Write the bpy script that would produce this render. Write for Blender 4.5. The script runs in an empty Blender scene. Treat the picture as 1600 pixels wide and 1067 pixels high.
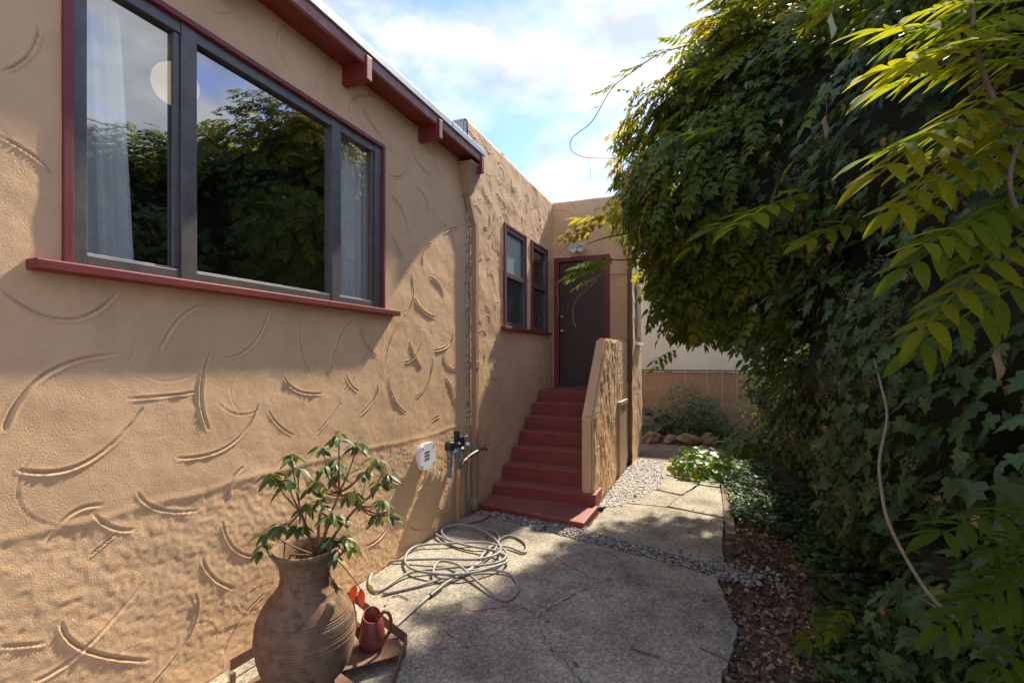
import bpy, bmesh, math, random
import numpy as np
from mathutils import Vector, Matrix
random.seed(7); rng = np.random.default_rng(7)
S = bpy.context.scene; COL = S.collection

# ------------------------------------------------------------------ camera, sky, sun, exposure
F_PX, VPX, HY, CH, CX = 755.0, 1108.0, 557.0, 1.70, 2.44
TH = math.atan((VPX-800)/F_PX); CT, ST = math.cos(TH), math.sin(TH)
cd = bpy.data.cameras.new('camera'); cam = bpy.data.objects.new('camera', cd); COL.objects.link(cam)
cd.sensor_width = 36.0; cd.lens = F_PX/1600*36.0; cd.shift_y = (HY-533.5)/1600; cd.clip_start = 0.05; cd.clip_end = 3000
cam.location = (CX, 0, CH); cam.rotation_euler = (math.pi/2, 0, TH); S.camera = cam

SUN = Vector((0.118, 0.665, 0.735)).normalized()
w = bpy.data.worlds.new('World'); S.world = w; w.use_nodes = True
nt = w.node_tree; nt.nodes.clear()
def N(t, kind, **kw):
    n = t.nodes.new(kind)
    for k, v in kw.items(): setattr(n, k, v)
    return n
out = N(nt, 'ShaderNodeOutputWorld'); bg = N(nt, 'ShaderNodeBackground'); bg.inputs[1].default_value = 0.15
sky = N(nt, 'ShaderNodeTexSky', sky_type='NISHITA', sun_disc=False)
sky.sun_elevation = math.asin(SUN.z); sky.sun_rotation = math.atan2(SUN.x, SUN.y); sky.air_density = 1.0; sky.dust_density = 0.3; sky.ozone_density = 4.0
tc = N(nt, 'ShaderNodeTexCoord'); mp = N(nt, 'ShaderNodeMapping'); mp.inputs['Scale'].default_value = (1.0, 1.0, 2.0); mp.inputs['Location'].default_value = (0.9, 0.3, 0.2)
nz = N(nt, 'ShaderNodeTexNoise'); nz.inputs['Scale'].default_value = 3.4; nz.inputs['Detail'].default_value = 8; nz.inputs['Roughness'].default_value = 0.55; nz.inputs['Distortion'].default_value = 0.25
rp = N(nt, 'ShaderNodeValToRGB'); rp.color_ramp.elements[0].position = 0.425; rp.color_ramp.elements[1].position = 0.60
rp.color_ramp.elements[0].color = (0.05, 0.05, 0.05, 1); rp.color_ramp.elements[1].color = (0.95, 0.95, 0.95, 1)
mx = N(nt, 'ShaderNodeMix', data_type='RGBA'); mx.inputs[7].default_value = (2.15, 2.17, 2.2, 1)
L = nt.links
L.new(tc.outputs['Generated'], mp.inputs[0]); L.new(mp.outputs[0], nz.inputs['Vector']); L.new(nz.outputs[0], rp.inputs[0])
nz2 = N(nt, 'ShaderNodeTexNoise'); nz2.inputs['Scale'].default_value = 6.5; nz2.inputs['Detail'].default_value = 7; L.new(mp.outputs[0], nz2.inputs['Vector'])
rp2 = N(nt, 'ShaderNodeValToRGB'); rp2.color_ramp.elements[0].position = .36; rp2.color_ramp.elements[1].position = .64; rp2.color_ramp.elements[0].color = (1.3, 1.36, 1.46, 1); rp2.color_ramp.elements[1].color = (2.3, 2.3, 2.3, 1)
L.new(nz2.outputs[0], rp2.inputs[0]); L.new(rp2.outputs[0], mx.inputs[7]); L.new(rp.outputs[0], mx.inputs[0]); tn = N(nt, 'ShaderNodeMix', data_type='RGBA', blend_type='MULTIPLY'); tn.inputs[0].default_value = 1; tn.inputs[7].default_value = (.42, .44, .62, 1); L.new(sky.outputs[0], tn.inputs[6]); L.new(tn.outputs[2], mx.inputs[6]); L.new(mx.outputs[2], bg.inputs[0]); L.new(bg.outputs[0], out.inputs[0])
sl = bpy.data.lights.new('sun', 'SUN'); sl.energy = 2.4; sl.angle = math.radians(1.6); sl.color = (1.0, 0.90, 0.74)
so = bpy.data.objects.new('sun', sl); COL.objects.link(so); so.rotation_euler = SUN.to_track_quat('Z', 'Y').to_euler()
S.view_settings.view_transform = 'Standard'; S.view_settings.look = 'None'; S.view_settings.gamma = 1; S.view_settings.use_curve_mapping = False
S.view_settings.exposure = 2.02
S.cycles.max_bounces = 6; S.cycles.diffuse_bounces = 4; S.cycles.glossy_bounces = 3; S.cycles.transmission_bounces = 3; S.cycles.transparent_max_bounces = 6

# ------------------------------------------------------------------ helpers
def mesh_np(name, V, Fq, mat=None, parent=None, tint=None, smooth=False):
    V = np.ascontiguousarray(V, dtype=np.float32); Fq = np.ascontiguousarray(Fq, dtype=np.int32)
    me = bpy.data.meshes.new(name); k = Fq.shape[1]
    me.vertices.add(len(V)); me.vertices.foreach_set('co', V.ravel())
    me.loops.add(Fq.size); me.loops.foreach_set('vertex_index', Fq.ravel())
    me.polygons.add(len(Fq)); me.polygons.foreach_set('loop_start', np.arange(0, Fq.size, k, dtype=np.int32))
    me.polygons.foreach_set('loop_total', np.full(len(Fq), k, dtype=np.int32))
    me.polygons.foreach_set('use_smooth', np.full(len(Fq), smooth))
    me.update(calc_edges=True)
    if tint is not None:
        a = me.attributes.new('tint', 'FLOAT', 'POINT'); a.data.foreach_set('value', np.ascontiguousarray(tint, dtype=np.float32))
    if mat: me.materials.append(mat)
    return link(name, me, parent)
def link(name, me, parent=None):
    o = bpy.data.objects.new(name, me); COL.objects.link(o)
    if parent: o.parent = parent
    return o
def obj(name, bm, mat, parent=None, smooth=False, bevel=0):
    if bevel: bmesh.ops.bevel(bm, geom=list(bm.edges), offset=bevel, segments=2, affect='EDGES', profile=0.5)
    bmesh.ops.recalc_face_normals(bm, faces=bm.faces)
    me = bpy.data.meshes.new(name); bm.to_mesh(me); bm.free()
    if smooth:
        for p in me.polygons: p.use_smooth = True
    if mat: me.materials.append(mat)
    return link(name, me, parent)
def tag(o, label=None, cat=None, group=None, kind=None):
    for k, v in (('label', label), ('category', cat), ('group', group), ('kind', kind)):
        if v: o[k] = v
    return o
def empty(name, loc, label, cat, group=None):
    o = bpy.data.objects.new(name, None); COL.objects.link(o); o.location = loc; o.empty_display_size = 0.1
    bpy.context.view_layer.update()
    return tag(o, label, cat, group)
def adopt(o, root):                      # parent a part built in world coordinates
    o.parent = root; o.matrix_parent_inverse = Matrix.Translation(root.location).inverted(); return o
def box(bm, x0, x1, y0, y1, z0, z1):
    v = [bm.verts.new(p) for p in ((x0,y0,z0),(x1,y0,z0),(x1,y1,z0),(x0,y1,z0),(x0,y0,z1),(x1,y0,z1),(x1,y1,z1),(x0,y1,z1))]
    for f in ((0,3,2,1),(4,5,6,7),(0,1,5,4),(1,2,6,5),(2,3,7,6),(3,0,4,7)): bm.faces.new([v[i] for i in f])
    return bm
def boxo(name, b, mat, root, bevel=0.0):
    o = obj(name, box(bmesh.new(), *b), mat, None, bevel=bevel)
    return adopt(o, root) if root else o
def tube(bm, pts, r, seg=8, cap=True):
    pts = [Vector(p) for p in pts]; n = len(pts); rr = r if hasattr(r, '__len__') else [r]*n; rings = []
    t0 = (pts[1]-pts[0]).normalized(); up = Vector((0,0,1)) if abs(t0.z) < .9 else Vector((1,0,0)); a = t0.cross(up).normalized()
    for i, p in enumerate(pts):
        t = (pts[min(i+1, n-1)]-pts[max(i-1, 0)]).normalized(); a = (a-t*a.dot(t)).normalized(); b = t.cross(a)
        rings.append([bm.verts.new(p+(a*math.cos(2*math.pi*k/seg)+b*math.sin(2*math.pi*k/seg))*rr[i]) for k in range(seg)])
    for i in range(n-1):
        for k in range(seg): bm.faces.new((rings[i][k], rings[i][(k+1)%seg], rings[i+1][(k+1)%seg], rings[i+1][k]))
    if cap: bm.faces.new(rings[0][::-1]); bm.faces.new(rings[-1])
    return bm
def smooth_path(pts, n=6):
    P = [Vector(p) for p in pts]; P = [P[0]*2-P[1]]+P+[P[-1]*2-P[-2]]; o = []
    for i in range(1, len(P)-2):
        for k in range(n):
            t = k/n; a, b, c, d = P[i-1:i+3]
            o.append(.5*((2*b)+(c-a)*t+(2*a-5*b+4*c-d)*t*t+(3*b-a-3*c+d)*t**3))
    return o+[P[-2]]
def lathe(bm, prof, seg=32, c=(0,0,0)):
    rings = [[bm.verts.new((c[0]+r*math.cos(2*math.pi*k/seg), c[1]+r*math.sin(2*math.pi*k/seg), c[2]+z)) for k in range(seg)] for r, z in prof]
    for i in range(len(prof)-1):
        for k in range(seg): bm.faces.new((rings[i][k], rings[i][(k+1)%seg], rings[i+1][(k+1)%seg], rings[i+1][k]))
    bm.faces.new(rings[0][::-1]); bm.faces.new(rings[-1])
    return bm
def prism(bm, poly, z0, z1, f=lambda a, b, c: (a, b, c)):
    A = [bm.verts.new(f(x, y, z0)) for x, y in poly]; B = [bm.verts.new(f(x, y, z1)) for x, y in poly]; n = len(poly)
    bm.faces.new(A[::-1]); bm.faces.new(B)
    for i in range(n): bm.faces.new((A[i], A[(i+1)%n], B[(i+1)%n], B[i]))
    return bm
def at(px, py, depth):                   # a point of the place seen at a picture position, at a distance ahead
    u = (px-800)/F_PX*depth; v = -(py-HY)/F_PX*depth
    return Vector((CX+u*CT-depth*ST, u*ST+depth*CT, CH+v))
def vnoise(x, y, cell, seed):            # smooth value noise on arrays
    r = np.random.default_rng(seed).random((256, 256)); gx, gy = x/cell+40.3, y/cell+40.7
    i, j = np.floor(gx).astype(int), np.floor(gy).astype(int); fx, fy = gx-i, gy-j; fx = fx*fx*(3-2*fx); fy = fy*fy*(3-2*fy)
    g = lambda a, b: r[a % 256, b % 256]
    return (g(i,j)*(1-fx)+g(i+1,j)*fx)*(1-fy)+(g(i,j+1)*(1-fx)+g(i+1,j+1)*fx)*fy-.5

# ------------------------------------------------------------------ materials
def newmat(name):
    m = bpy.data.materials.new(name); m.use_nodes = True; t = m.node_tree; b = t.nodes['Principled BSDF']; return m, t, b
def noise(t, scale, detail=4, rough=.55, vec=None):
    n = N(t, 'ShaderNodeTexNoise'); n.inputs['Scale'].default_value = scale; n.inputs['Detail'].default_value = detail; n.inputs['Roughness'].default_value = rough
    if vec: t.links.new(vec, n.inputs['Vector'])
    return n
def ramp(t, src, stops):
    r = N(t, 'ShaderNodeValToRGB'); e = r.color_ramp.elements
    while len(e) < len(stops): e.new(.5)
    for i, (p, c) in enumerate(stops): e[i].position = p; e[i].color = (*c, 1)
    t.links.new(src, r.inputs[0]); return r
def pmat(name, c1, c2=None, scale=6, rough=.6, bump=0, bscale=80, metal=0, spec=.5, c3=None, s3=30, t3=(.55,.7), space='Object'):
    m, t, b = newmat(name); b.inputs['Roughness'].default_value = rough; b.inputs['Metallic'].default_value = metal; b.inputs['Specular IOR Level'].default_value = spec
    tcn = N(t, 'ShaderNodeTexCoord'); vec = tcn.outputs[space]
    c2 = c2 or tuple(x*.8 for x in c1)
    col = ramp(t, noise(t, scale, 6, .6, vec).outputs[0], [(.35, c2), (.65, c1)]).outputs[0]
    if c3:
        k = ramp(t, noise(t, s3, 5, .65, vec).outputs[0], [(t3[0], (0,0,0)), (t3[1], (1,1,1))])
        mm = N(t, 'ShaderNodeMix', data_type='RGBA'); t.links.new(k.outputs[0], mm.inputs[0]); t.links.new(col, mm.inputs[6]); mm.inputs[7].default_value = (*c3, 1); col = mm.outputs[2]
    t.links.new(col, b.inputs['Base Color'])
    if bump:
        bn = N(t, 'ShaderNodeBump'); bn.inputs['Strength'].default_value = 1; bn.inputs['Distance'].default_value = bump
        t.links.new(noise(t, bscale, 5, .6, vec).outputs[0], bn.inputs['Height']); t.links.new(bn.outputs[0], b.inputs['Normal'])
    return m
def leafmat(name, dark, light, yellow, trans=.35, rough=.42, spec=.4):
    m, t, b = newmat(name); o = t.nodes['Material Output']
    at_ = N(t, 'ShaderNodeAttribute', attribute_name='tint')
    r = ramp(t, at_.outputs['Fac'], [(0, dark), (.62, light), (1, yellow)])
    tcn = N(t, 'ShaderNodeTexCoord'); n = noise(t, 60, 3, .5, tcn.outputs['Object'])
    mm = N(t, 'ShaderNodeMix', data_type='RGBA', blend_type='MULTIPLY'); mm.inputs[0].default_value = .5
    t.links.new(r.outputs[0], mm.inputs[6]); t.links.new(ramp(t, n.outputs[0], [(.3, (.6,.62,.55)), (.7, (1.15,1.1,1.1))]).outputs[0], mm.inputs[7])
    t.links.new(mm.outputs[2], b.inputs['Base Color']); b.inputs['Roughness'].default_value = rough; b.inputs['Specular IOR Level'].default_value = spec
    tr = N(t, 'ShaderNodeBsdfTranslucent'); g = N(t, 'ShaderNodeMix', data_type='RGBA', blend_type='MULTIPLY'); g.inputs[0].default_value = 1
    g.inputs[7].default_value = (1.9, 1.7, .55, 1); t.links.new(mm.outputs[2], g.inputs[6]); t.links.new(g.outputs[2], tr.inputs[0])
    ms = N(t, 'ShaderNodeMixShader'); ms.inputs[0].default_value = trans
    t.links.new(b.outputs[0], ms.inputs[1]); t.links.new(tr.outputs[0], ms.inputs[2]); t.links.new(ms.outputs[0], o.inputs[0])
    return m

STUCCO = pmat('stucco', (.73,.475,.262), (.65,.415,.222), 1.6, .85, .0030, 165, spec=.25, c3=(.54,.34,.18), s3=4.5, t3=(.55,.85))
STUCCO_ROUGH = pmat('stucco_weathered', (.64,.46,.28), (.46,.32,.19), 7, .9, .006, 55, spec=.2, c3=(.22,.16,.10), s3=14, t3=(.5,.72))
GREY_PARAPET = pmat('grey_parapet_paint', (.42,.42,.41), (.34,.34,.34), 5, .9, .002, 120)
RED = pmat('red_wood_paint', (.21,.028,.022), (.15,.018,.015), 9, .5, .0006, 60, c3=(.26,.075,.06), s3=40, t3=(.62,.75))
def pale_top(m, c, amt):
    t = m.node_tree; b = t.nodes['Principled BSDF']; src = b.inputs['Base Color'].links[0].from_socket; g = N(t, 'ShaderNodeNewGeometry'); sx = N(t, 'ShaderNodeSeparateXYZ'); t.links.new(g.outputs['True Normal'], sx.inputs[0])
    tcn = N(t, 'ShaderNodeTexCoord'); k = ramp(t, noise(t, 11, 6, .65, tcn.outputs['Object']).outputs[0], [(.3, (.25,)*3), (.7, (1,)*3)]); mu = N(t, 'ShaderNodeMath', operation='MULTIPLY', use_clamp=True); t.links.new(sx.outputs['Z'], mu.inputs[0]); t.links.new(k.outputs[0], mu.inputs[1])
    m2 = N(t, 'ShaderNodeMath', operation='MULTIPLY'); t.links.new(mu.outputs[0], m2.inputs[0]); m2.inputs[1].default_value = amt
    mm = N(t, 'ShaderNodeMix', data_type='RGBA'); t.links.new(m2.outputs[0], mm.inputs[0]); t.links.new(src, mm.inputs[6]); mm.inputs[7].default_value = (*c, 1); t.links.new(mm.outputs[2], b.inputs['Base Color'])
RED_FADED = pmat('faded_red_paint', (.36,.19,.15), (.25,.10,.08), 12, .6, .0006, 60)
RED_STEP = pmat('red_concrete_paint', (.29,.050,.030), (.20,.034,.021), 5, .6, .002, 90, c3=(.20,.09,.075), s3=16, t3=(.58,.8))
pale_top(RED_STEP, (.28,.15,.115), .55)  # paler tone mixed in noisy patches into upward-facing faces only
GREY_METAL = pmat('aluminium_frame', (.135,.122,.105), (.10,.092,.08), 14, .45, .0002, 200, metal=.35)
BRIGHT_METAL = pmat('bright_bead', (.55,.54,.5), None, 30, .4, metal=.4)
FLASH = pmat('galvanised_flashing', (.36,.39,.40), (.30,.33,.34), 9, .5, metal=.5)
DOORM = pmat('dark_brown_door', (.066,.030,.018), (.048,.022,.013), 5, .45, .0006, 70)
TANPAINT = pmat('tan_pipe_paint', (.42,.27,.15), (.34,.21,.115), 9, .6, .0008, 60)
BROWNPIPE = pmat('brown_pipe_paint', (.17,.085,.045), (.12,.06,.035), 9, .55)
STEEL = pmat('satin_steel', (.6,.58,.54), None, 30, .28, metal=.9)
WHITE = pmat('white_plastic', (.80,.79,.74), (.72,.71,.66), 9, .45)
BLACK = pmat('black_plastic', (.015,.015,.016), None, 9, .4)
VALVE = pmat('weathered_blue_valve', (.20,.26,.29), (.11,.13,.15), 40, .45, .001, 120, metal=.3, c3=(.5,.48,.42), s3=70, t3=(.6,.66))
BRASS = pmat('spotted_brass', (.16,.11,.06), (.1,.07,.045), 60, .4, .001, 120, metal=.6, c3=(.6,.58,.5), s3=60, t3=(.52,.58))
HOSE = pmat('grey_hose_rubber', (.34,.32,.285), (.25,.235,.21), 8, .55, c3=(.25,.22,.18), s3=22, t3=(.6,.8))
CLAY = pmat('aged_clay', (.235,.145,.085), (.155,.095,.058), 14, .8, .0016, 70, spec=.25, c3=(.07,.048,.035), s3=22, t3=(.52,.74))
SOIL = pmat('dark_soil', (.11,.08,.057), (.06,.044,.033), 9, .95, .02, 35, c3=(.15,.10,.065), s3=50, t3=(.55,.7))
RUST = pmat('rusty_sheet', (.24,.13,.08), (.15,.08,.05), 7, .6, .0006, 80, metal=.25, c3=(.07,.045,.035), s3=6, t3=(.55,.7))
REDCAN = pmat('dull_red_can', (.25,.05,.038), (.19,.038,.03), 14, .45, c3=(.42,.16,.12), s3=9, t3=(.6,.8))
WOOD = pmat('weathered_wood', (.20,.135,.085), (.13,.085,.055), 5, .85, .002, 40)
FENCEM = pmat('weathered_fence', (.36,.23,.13), (.22,.14,.08), 4, .85, .002, 50)
CREAM = pmat('cream_wall_paint', (.70,.63,.44), (.64,.57,.40), 2, .85, .001, 60)
BARK = pmat('vine_bark', (.17,.12,.085), (.10,.07,.05), 25, .85, .002, 60)
PALESTEM = pmat('pale_vine_stem', (.30,.23,.15), (.21,.155,.1), 25, .7)
REDSTEM = pmat('reddish_stem', (.24,.10,.05), (.17,.09,.045), 20, .6)
POD = pmat('velvet_pod', (.24,.17,.085), (.17,.12,.06), 20, .85, .001, 200)
PODGREEN = pmat('green_pod', (.30,.34,.18), (.22,.27,.13), 20, .8, .001, 200)
BERRY = pmat('ivy_berry', (.11,.11,.04), (.06,.05,.028), 60, .6)
ROCK = pmat('brown_rock', (.27,.17,.10), (.15,.10,.065), 6, .9, .015, 14)
PEBW = pmat('white_pebble', (.66,.62,.54), (.48,.45,.40), 12, .75, c3=(.33,.29,.24), s3=18, t3=(.55,.62))
PEBG = pmat('mixed_gravel', (.48,.44,.38), (.26,.24,.22), 25, .8, c3=(.14,.125,.11), s3=30, t3=(.5,.58))
LITTER = pmat('dry_leaf', (.28,.155,.07), (.15,.085,.045), 5, .7, c3=(.40,.26,.13), s3=7, t3=(.55,.65))
DRYLEAF = leafmat('dry_leaf_varied', (.085,.058,.040), (.26,.165,.095), (.52,.37,.21), .15, .7, .2)
IVY = leafmat('ivy_leaf', (.050,.100,.034), (.096,.172,.056), (.18,.20,.04), .32, .45, .32)
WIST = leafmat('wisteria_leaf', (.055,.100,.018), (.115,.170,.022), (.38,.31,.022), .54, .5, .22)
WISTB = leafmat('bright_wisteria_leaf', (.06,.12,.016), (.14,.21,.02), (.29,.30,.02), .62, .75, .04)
SHRUBM = leafmat('shrub_leaf', (.062,.095,.030), (.105,.145,.045), (.32,.26,.04), .25, .45, .3)
NAST = leafmat('bright_round_leaf', (.07,.16,.02), (.14,.26,.03), (.32,.34,.03), .4, .45)
BACKLEAF = leafmat('garden_leaf', (.035,.07,.02), (.08,.13,.03), (.22,.19,.04), .3, .5)
REDLEAF = leafmat('red_leaf', (.25,.03,.02), (.40,.05,.025), (.5,.16,.03), .35, .45)
CURTAIN = pmat('sheer_curtain', (.92,.92,.88), (.86,.86,.82), 5, .9)
ROOMM = pmat('room_plaster', (.30,.28,.25), None, 3, .9)

def glass(name, refl, tintc):
    m, t, b = newmat(name); o = t.nodes['Material Output']; t.nodes.remove(b)
    tr = N(t, 'ShaderNodeBsdfTransparent'); tr.inputs[0].default_value = (*tintc, 1); gl = N(t, 'ShaderNodeBsdfGlossy'); gl.inputs['Roughness'].default_value = .012
    gl.inputs[0].default_value = (.96, 1, 1, 1)
    fr0 = N(t, 'ShaderNodeFresnel'); fr0.inputs[0].default_value = refl; ge = N(t, 'ShaderNodeNewGeometry'); iv = N(t, 'ShaderNodeMath', operation='SUBTRACT'); iv.inputs[0].default_value = 1; t.links.new(ge.outputs['Backfacing'], iv.inputs[1])
    fr = N(t, 'ShaderNodeMath', operation='MULTIPLY'); t.links.new(fr0.outputs[0], fr.inputs[0]); t.links.new(iv.outputs[0], fr.inputs[1])
    ms = N(t, 'ShaderNodeMixShader'); t.links.new(fr.outputs[0], ms.inputs[0]); t.links.new(tr.outputs[0], ms.inputs[1]); t.links.new(gl.outputs[0], ms.inputs[2]); t.links.new(ms.outputs[0], o.inputs[0])
    return m
GLASS = glass('coated_window_glass', 3.5, (.97,.98,.97))
GLASS_SMALL = glass('small_window_glass', 2.2, (.7,.74,.72))
FROST = pmat('frosted_glass', (.36,.45,.42), (.24,.33,.31), 22, .25, .002, 40)
SCREEN = pmat('insect_screen', (.19,.20,.21), (.17,.18,.19), 3, .5)

def concrete():
    m, t, b = newmat('aged_concrete'); tcn = N(t, 'ShaderNodeTexCoord'); v = tcn.outputs['Object']; Lk = t.links
    b.inputs['Roughness'].default_value = .92; b.inputs['Specular IOR Level'].default_value = .2
    base = ramp(t, noise(t, 2.2, 8, .62, v).outputs[0], [(.32, (.235,.205,.158)), (.66, (.42,.375,.29))]).outputs[0]
    lich = ramp(t, noise(t, 5.5, 7, .7, v).outputs[0], [(.56, (0,0,0)), (.74, (1,1,1))]).outputs[0]
    m1 = N(t, 'ShaderNodeMix', data_type='RGBA'); Lk.new(lich, m1.inputs[0]); Lk.new(base, m1.inputs[6]); m1.inputs[7].default_value = (.37,.33,.20, 1)
    dark = ramp(t, noise(t, 1.3, 9, .72, v).outputs[0], [(.50, (0,0,0)), (.68, (.8,.8,.8))]).outputs[0]
    m2 = N(t, 'ShaderNodeMix', data_type='RGBA'); Lk.new(dark, m2.inputs[0]); Lk.new(m1.outputs[2], m2.inputs[6]); m2.inputs[7].default_value = (.12,.108,.092, 1)
    vo = N(t, 'ShaderNodeTexVoronoi'); vo.inputs['Scale'].default_value = 75; Lk.new(v, vo.inputs['Vector'])
    sp = ramp(t, vo.outputs['Color'], [(.15, (.55,.54,.5)), (.55, (1,1,1)), (.9, (1.5,1.5,1.45))])
    m3 = N(t, 'ShaderNodeMix', data_type='RGBA', blend_type='MULTIPLY'); m3.inputs[0].default_value = .75; Lk.new(m2.outputs[2], m3.inputs[6]); Lk.new(sp.outputs[0], m3.inputs[7])
    Lk.new(m3.outputs[2], b.inputs['Base Color'])
    bn = N(t, 'ShaderNodeBump'); bn.inputs['Distance'].default_value = .004; Lk.new(noise(t, 120, 5, .65, v).outputs[0], bn.inputs['Height'])
    b2 = N(t, 'ShaderNodeBump'); b2.inputs['Distance'].default_value = .012; Lk.new(noise(t, 6, 5, .6, v).outputs[0], b2.inputs['Height']); Lk.new(bn.outputs[0], b2.inputs['Normal'])
    Lk.new(b2.outputs[0], b.inputs['Normal'])
    return m
CONC = concrete()
FILLER = pmat('pale_crack_mortar', (.42,.39,.33), (.30,.28,.24), 20, .95, .004, 60)

# ------------------------------------------------------------------ ground and paving
gx = np.concatenate([np.linspace(-600, -1, 5)[:-1], np.arange(-1, 6.01, .05), np.linspace(6, 600, 6)[1:]])
gy = np.concatenate([np.linspace(-600, -1, 5)[:-1], np.arange(-1, 12.01, .05), np.linspace(12, 1500, 6)[1:]])
GX, GY = np.meshgrid(gx, gy, indexing='ij')
def ground_z(x, y):
    base = -.045+.03*vnoise(x, y, .5, 3)+.018*vnoise(x, y, .14, 4)
    bed = np.clip((x-2.5)/.9, 0, 1)*.05
    back = np.clip((y-9.75)/.3, 0, 1)*.16
    near = (x > -1) & (x < 6) & (y > -1) & (y < 12)
    return np.where(near, base+bed+back, -.06+np.clip((y-9.75)/.3, 0, 1)*.16)
def gridfaces(a, b):
    i = np.arange((a-1)*b).reshape(a-1, b)[:, :-1].ravel(); return np.stack([i, i+b, i+b+1, i+1], 1)
tag(mesh_np('ground', np.stack([GX, GY, ground_z(GX, GY)], -1).reshape(-1, 3), gridfaces(*GX.shape), SOIL, smooth=True), kind='structure')

def ragged(poly, step=.05, amp=.012, seed=1, keep=()):
    r = random.Random(seed); o = []
    for i, p in enumerate(poly):
        q = poly[(i+1) % len(poly)]; d = math.dist(p, q); n = max(1, int(d/step))
        for k in range(n):
            t = k/n; a = 0 if (i in keep or k == 0) else amp
            o.append((p[0]+(q[0]-p[0])*t+r.uniform(-a, a), p[1]+(q[1]-p[1])*t+r.uniform(-a, a)))
    return o
def slab(name, poly, z1, seed, mat=CONC, amp=.012, parent=None, z0=-.09, step=.05, keep=()):
    bm = prism(bmesh.new(), ragged(poly, step, amp, seed, keep), z0, z1)
    tf = [f for f in bm.faces if len(f.verts) > 8]
    top = max(tf, key=lambda f: f.calc_center_median().z)
    bmesh.ops.bevel(bm, geom=list(top.edges), offset=.006, segments=2, affect='EDGES')
    bmesh.ops.triangulate(bm, faces=[f for f in bm.faces if len(f.verts) > 8])
    o = obj(name, bm, mat, parent); return o
path = slab('path', [(.0,-3), (2.75,-3), (2.6,0), (2.52,1.6), (2.50,2.8), (2.60,3.3), (2.50,4.05), (1.88,4.24), (1.15,4.42), (.5,4.60), (.03,4.66)], 0, 11, amp=.016, keep=(10, 0))
tag(path, kind='structure')
bounce = slab('bounce_slab', [(.05,-15), (7,-15), (7,-3.06), (.05,-3.06)], -.002, 17, amp=.01, step=.5); tag(bounce, kind='structure')  # added unseen slab behind the camera, bounces sunlight onto the shaded faces
flagroot = slab('pavement', [(1.32,4.66), (1.86,4.50), (2.55,4.26), (2.56,5.0), (2.58,5.55), (1.98,5.72), (1.50,5.68), (1.36,5.45)], -.004, 12, amp=.014)
tag(flagroot, kind='structure')
flags = [[(1.56,5.74),(1.99,5.77),(2.10,6.25),(1.80,6.38)], [(2.03,5.77),(2.58,5.61),(2.57,6.2),(2.14,6.26)], [(1.84,6.43),(2.12,6.30),(2.28,6.85),(1.86,6.98)], [(2.16,6.30),(2.57,6.25),(2.56,6.8),(2.32,6.84)],
         [(1.86,7.03),(2.29,6.90),(2.30,7.5),(1.80,7.55)], [(2.33,6.89),(2.56,6.86),(2.60,7.5),(2.34,7.5)], [(1.80,7.60),(2.30,7.55),(2.36,8.16),(1.76,8.22)], [(2.34,7.55),(2.9,7.5),(2.95,8.12),(2.40,8.16)]]
for i, p in enumerate(flags):
    cx_, cy_ = sum(q[0] for q in p)/4, sum(q[1] for q in p)/4; p = [(cx_+(a-cx_)*1.06, cy_+(b-cy_)*1.06) for a, b in p]
    slab('flagstone', p, -.004+.006*(i % 3), 20+i, amp=.012, parent=flagroot)
walk = boxo('timber_walk', (.2, 4.2, 8.26, 8.60, -.06, -.005), WOOD, None, .006); tag(walk, kind='structure')
for k in range(4): boxo('plank', (.2+.02*k, 4.2, 8.607+k*.36, 8.96+k*.36, -.06, -.006+.004*(k % 2)), WOOD, walk, .006)
# crack with pale mortar
ck = smooth_path([(1.20,4.02,0),(1.33,3.84,0),(1.61,3.65,0),(1.50,3.30,0),(1.39,3.01,0),(1.52,2.755,0),(1.79,2.49,0),(1.86,2.2,0),(2.0,1.9,0)], 12)
def strip(pts, w0, z, seed):
    r = random.Random(seed); bm = bmesh.new(); A = []; B = []
    for i, p in enumerate(pts):
        t = (pts[min(i+1, len(pts)-1)]-pts[max(i-1, 0)]).normalized(); n = Vector((-t.y, t.x, 0)); j = Vector((r.uniform(-.012,.012), r.uniform(-.012,.012), 0))
        wl, wr = w0*r.uniform(.15, 1.3), w0*r.uniform(.15, 1.3)
        A.append(bm.verts.new(p+j+n*wl+Vector((0,0,z*.2)))); B.append(bm.verts.new(p+j-n*wr+Vector((0,0,z))))
    for i in range(len(pts)-1):
        if r.random() > .16: bm.faces.new((A[i], B[i], B[i+1], A[i+1]))
    return bm
o = obj('crack_filler', strip(ck, .012, .006, 3), FILLER, path)
DARK = pmat('crack_dirt', (.05,.043,.035), None, 20, .95)
for q, wd, sd in (([p+Vector((.020,-.004,0)) for p in ck[30:]], .0035, 5), (smooth_path([(1.39,3.01,0),(1.2,3.06,0),(1.0,2.9,0),(.8,2.94,0)], 10), .0025, 9), (smooth_path([(.9,2.62,0),(1.1,2.55,0),(1.25,2.58,0)], 8), .003, 10)):
    obj('crack', strip(q, wd, .0035, sd), DARK, path)

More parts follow.
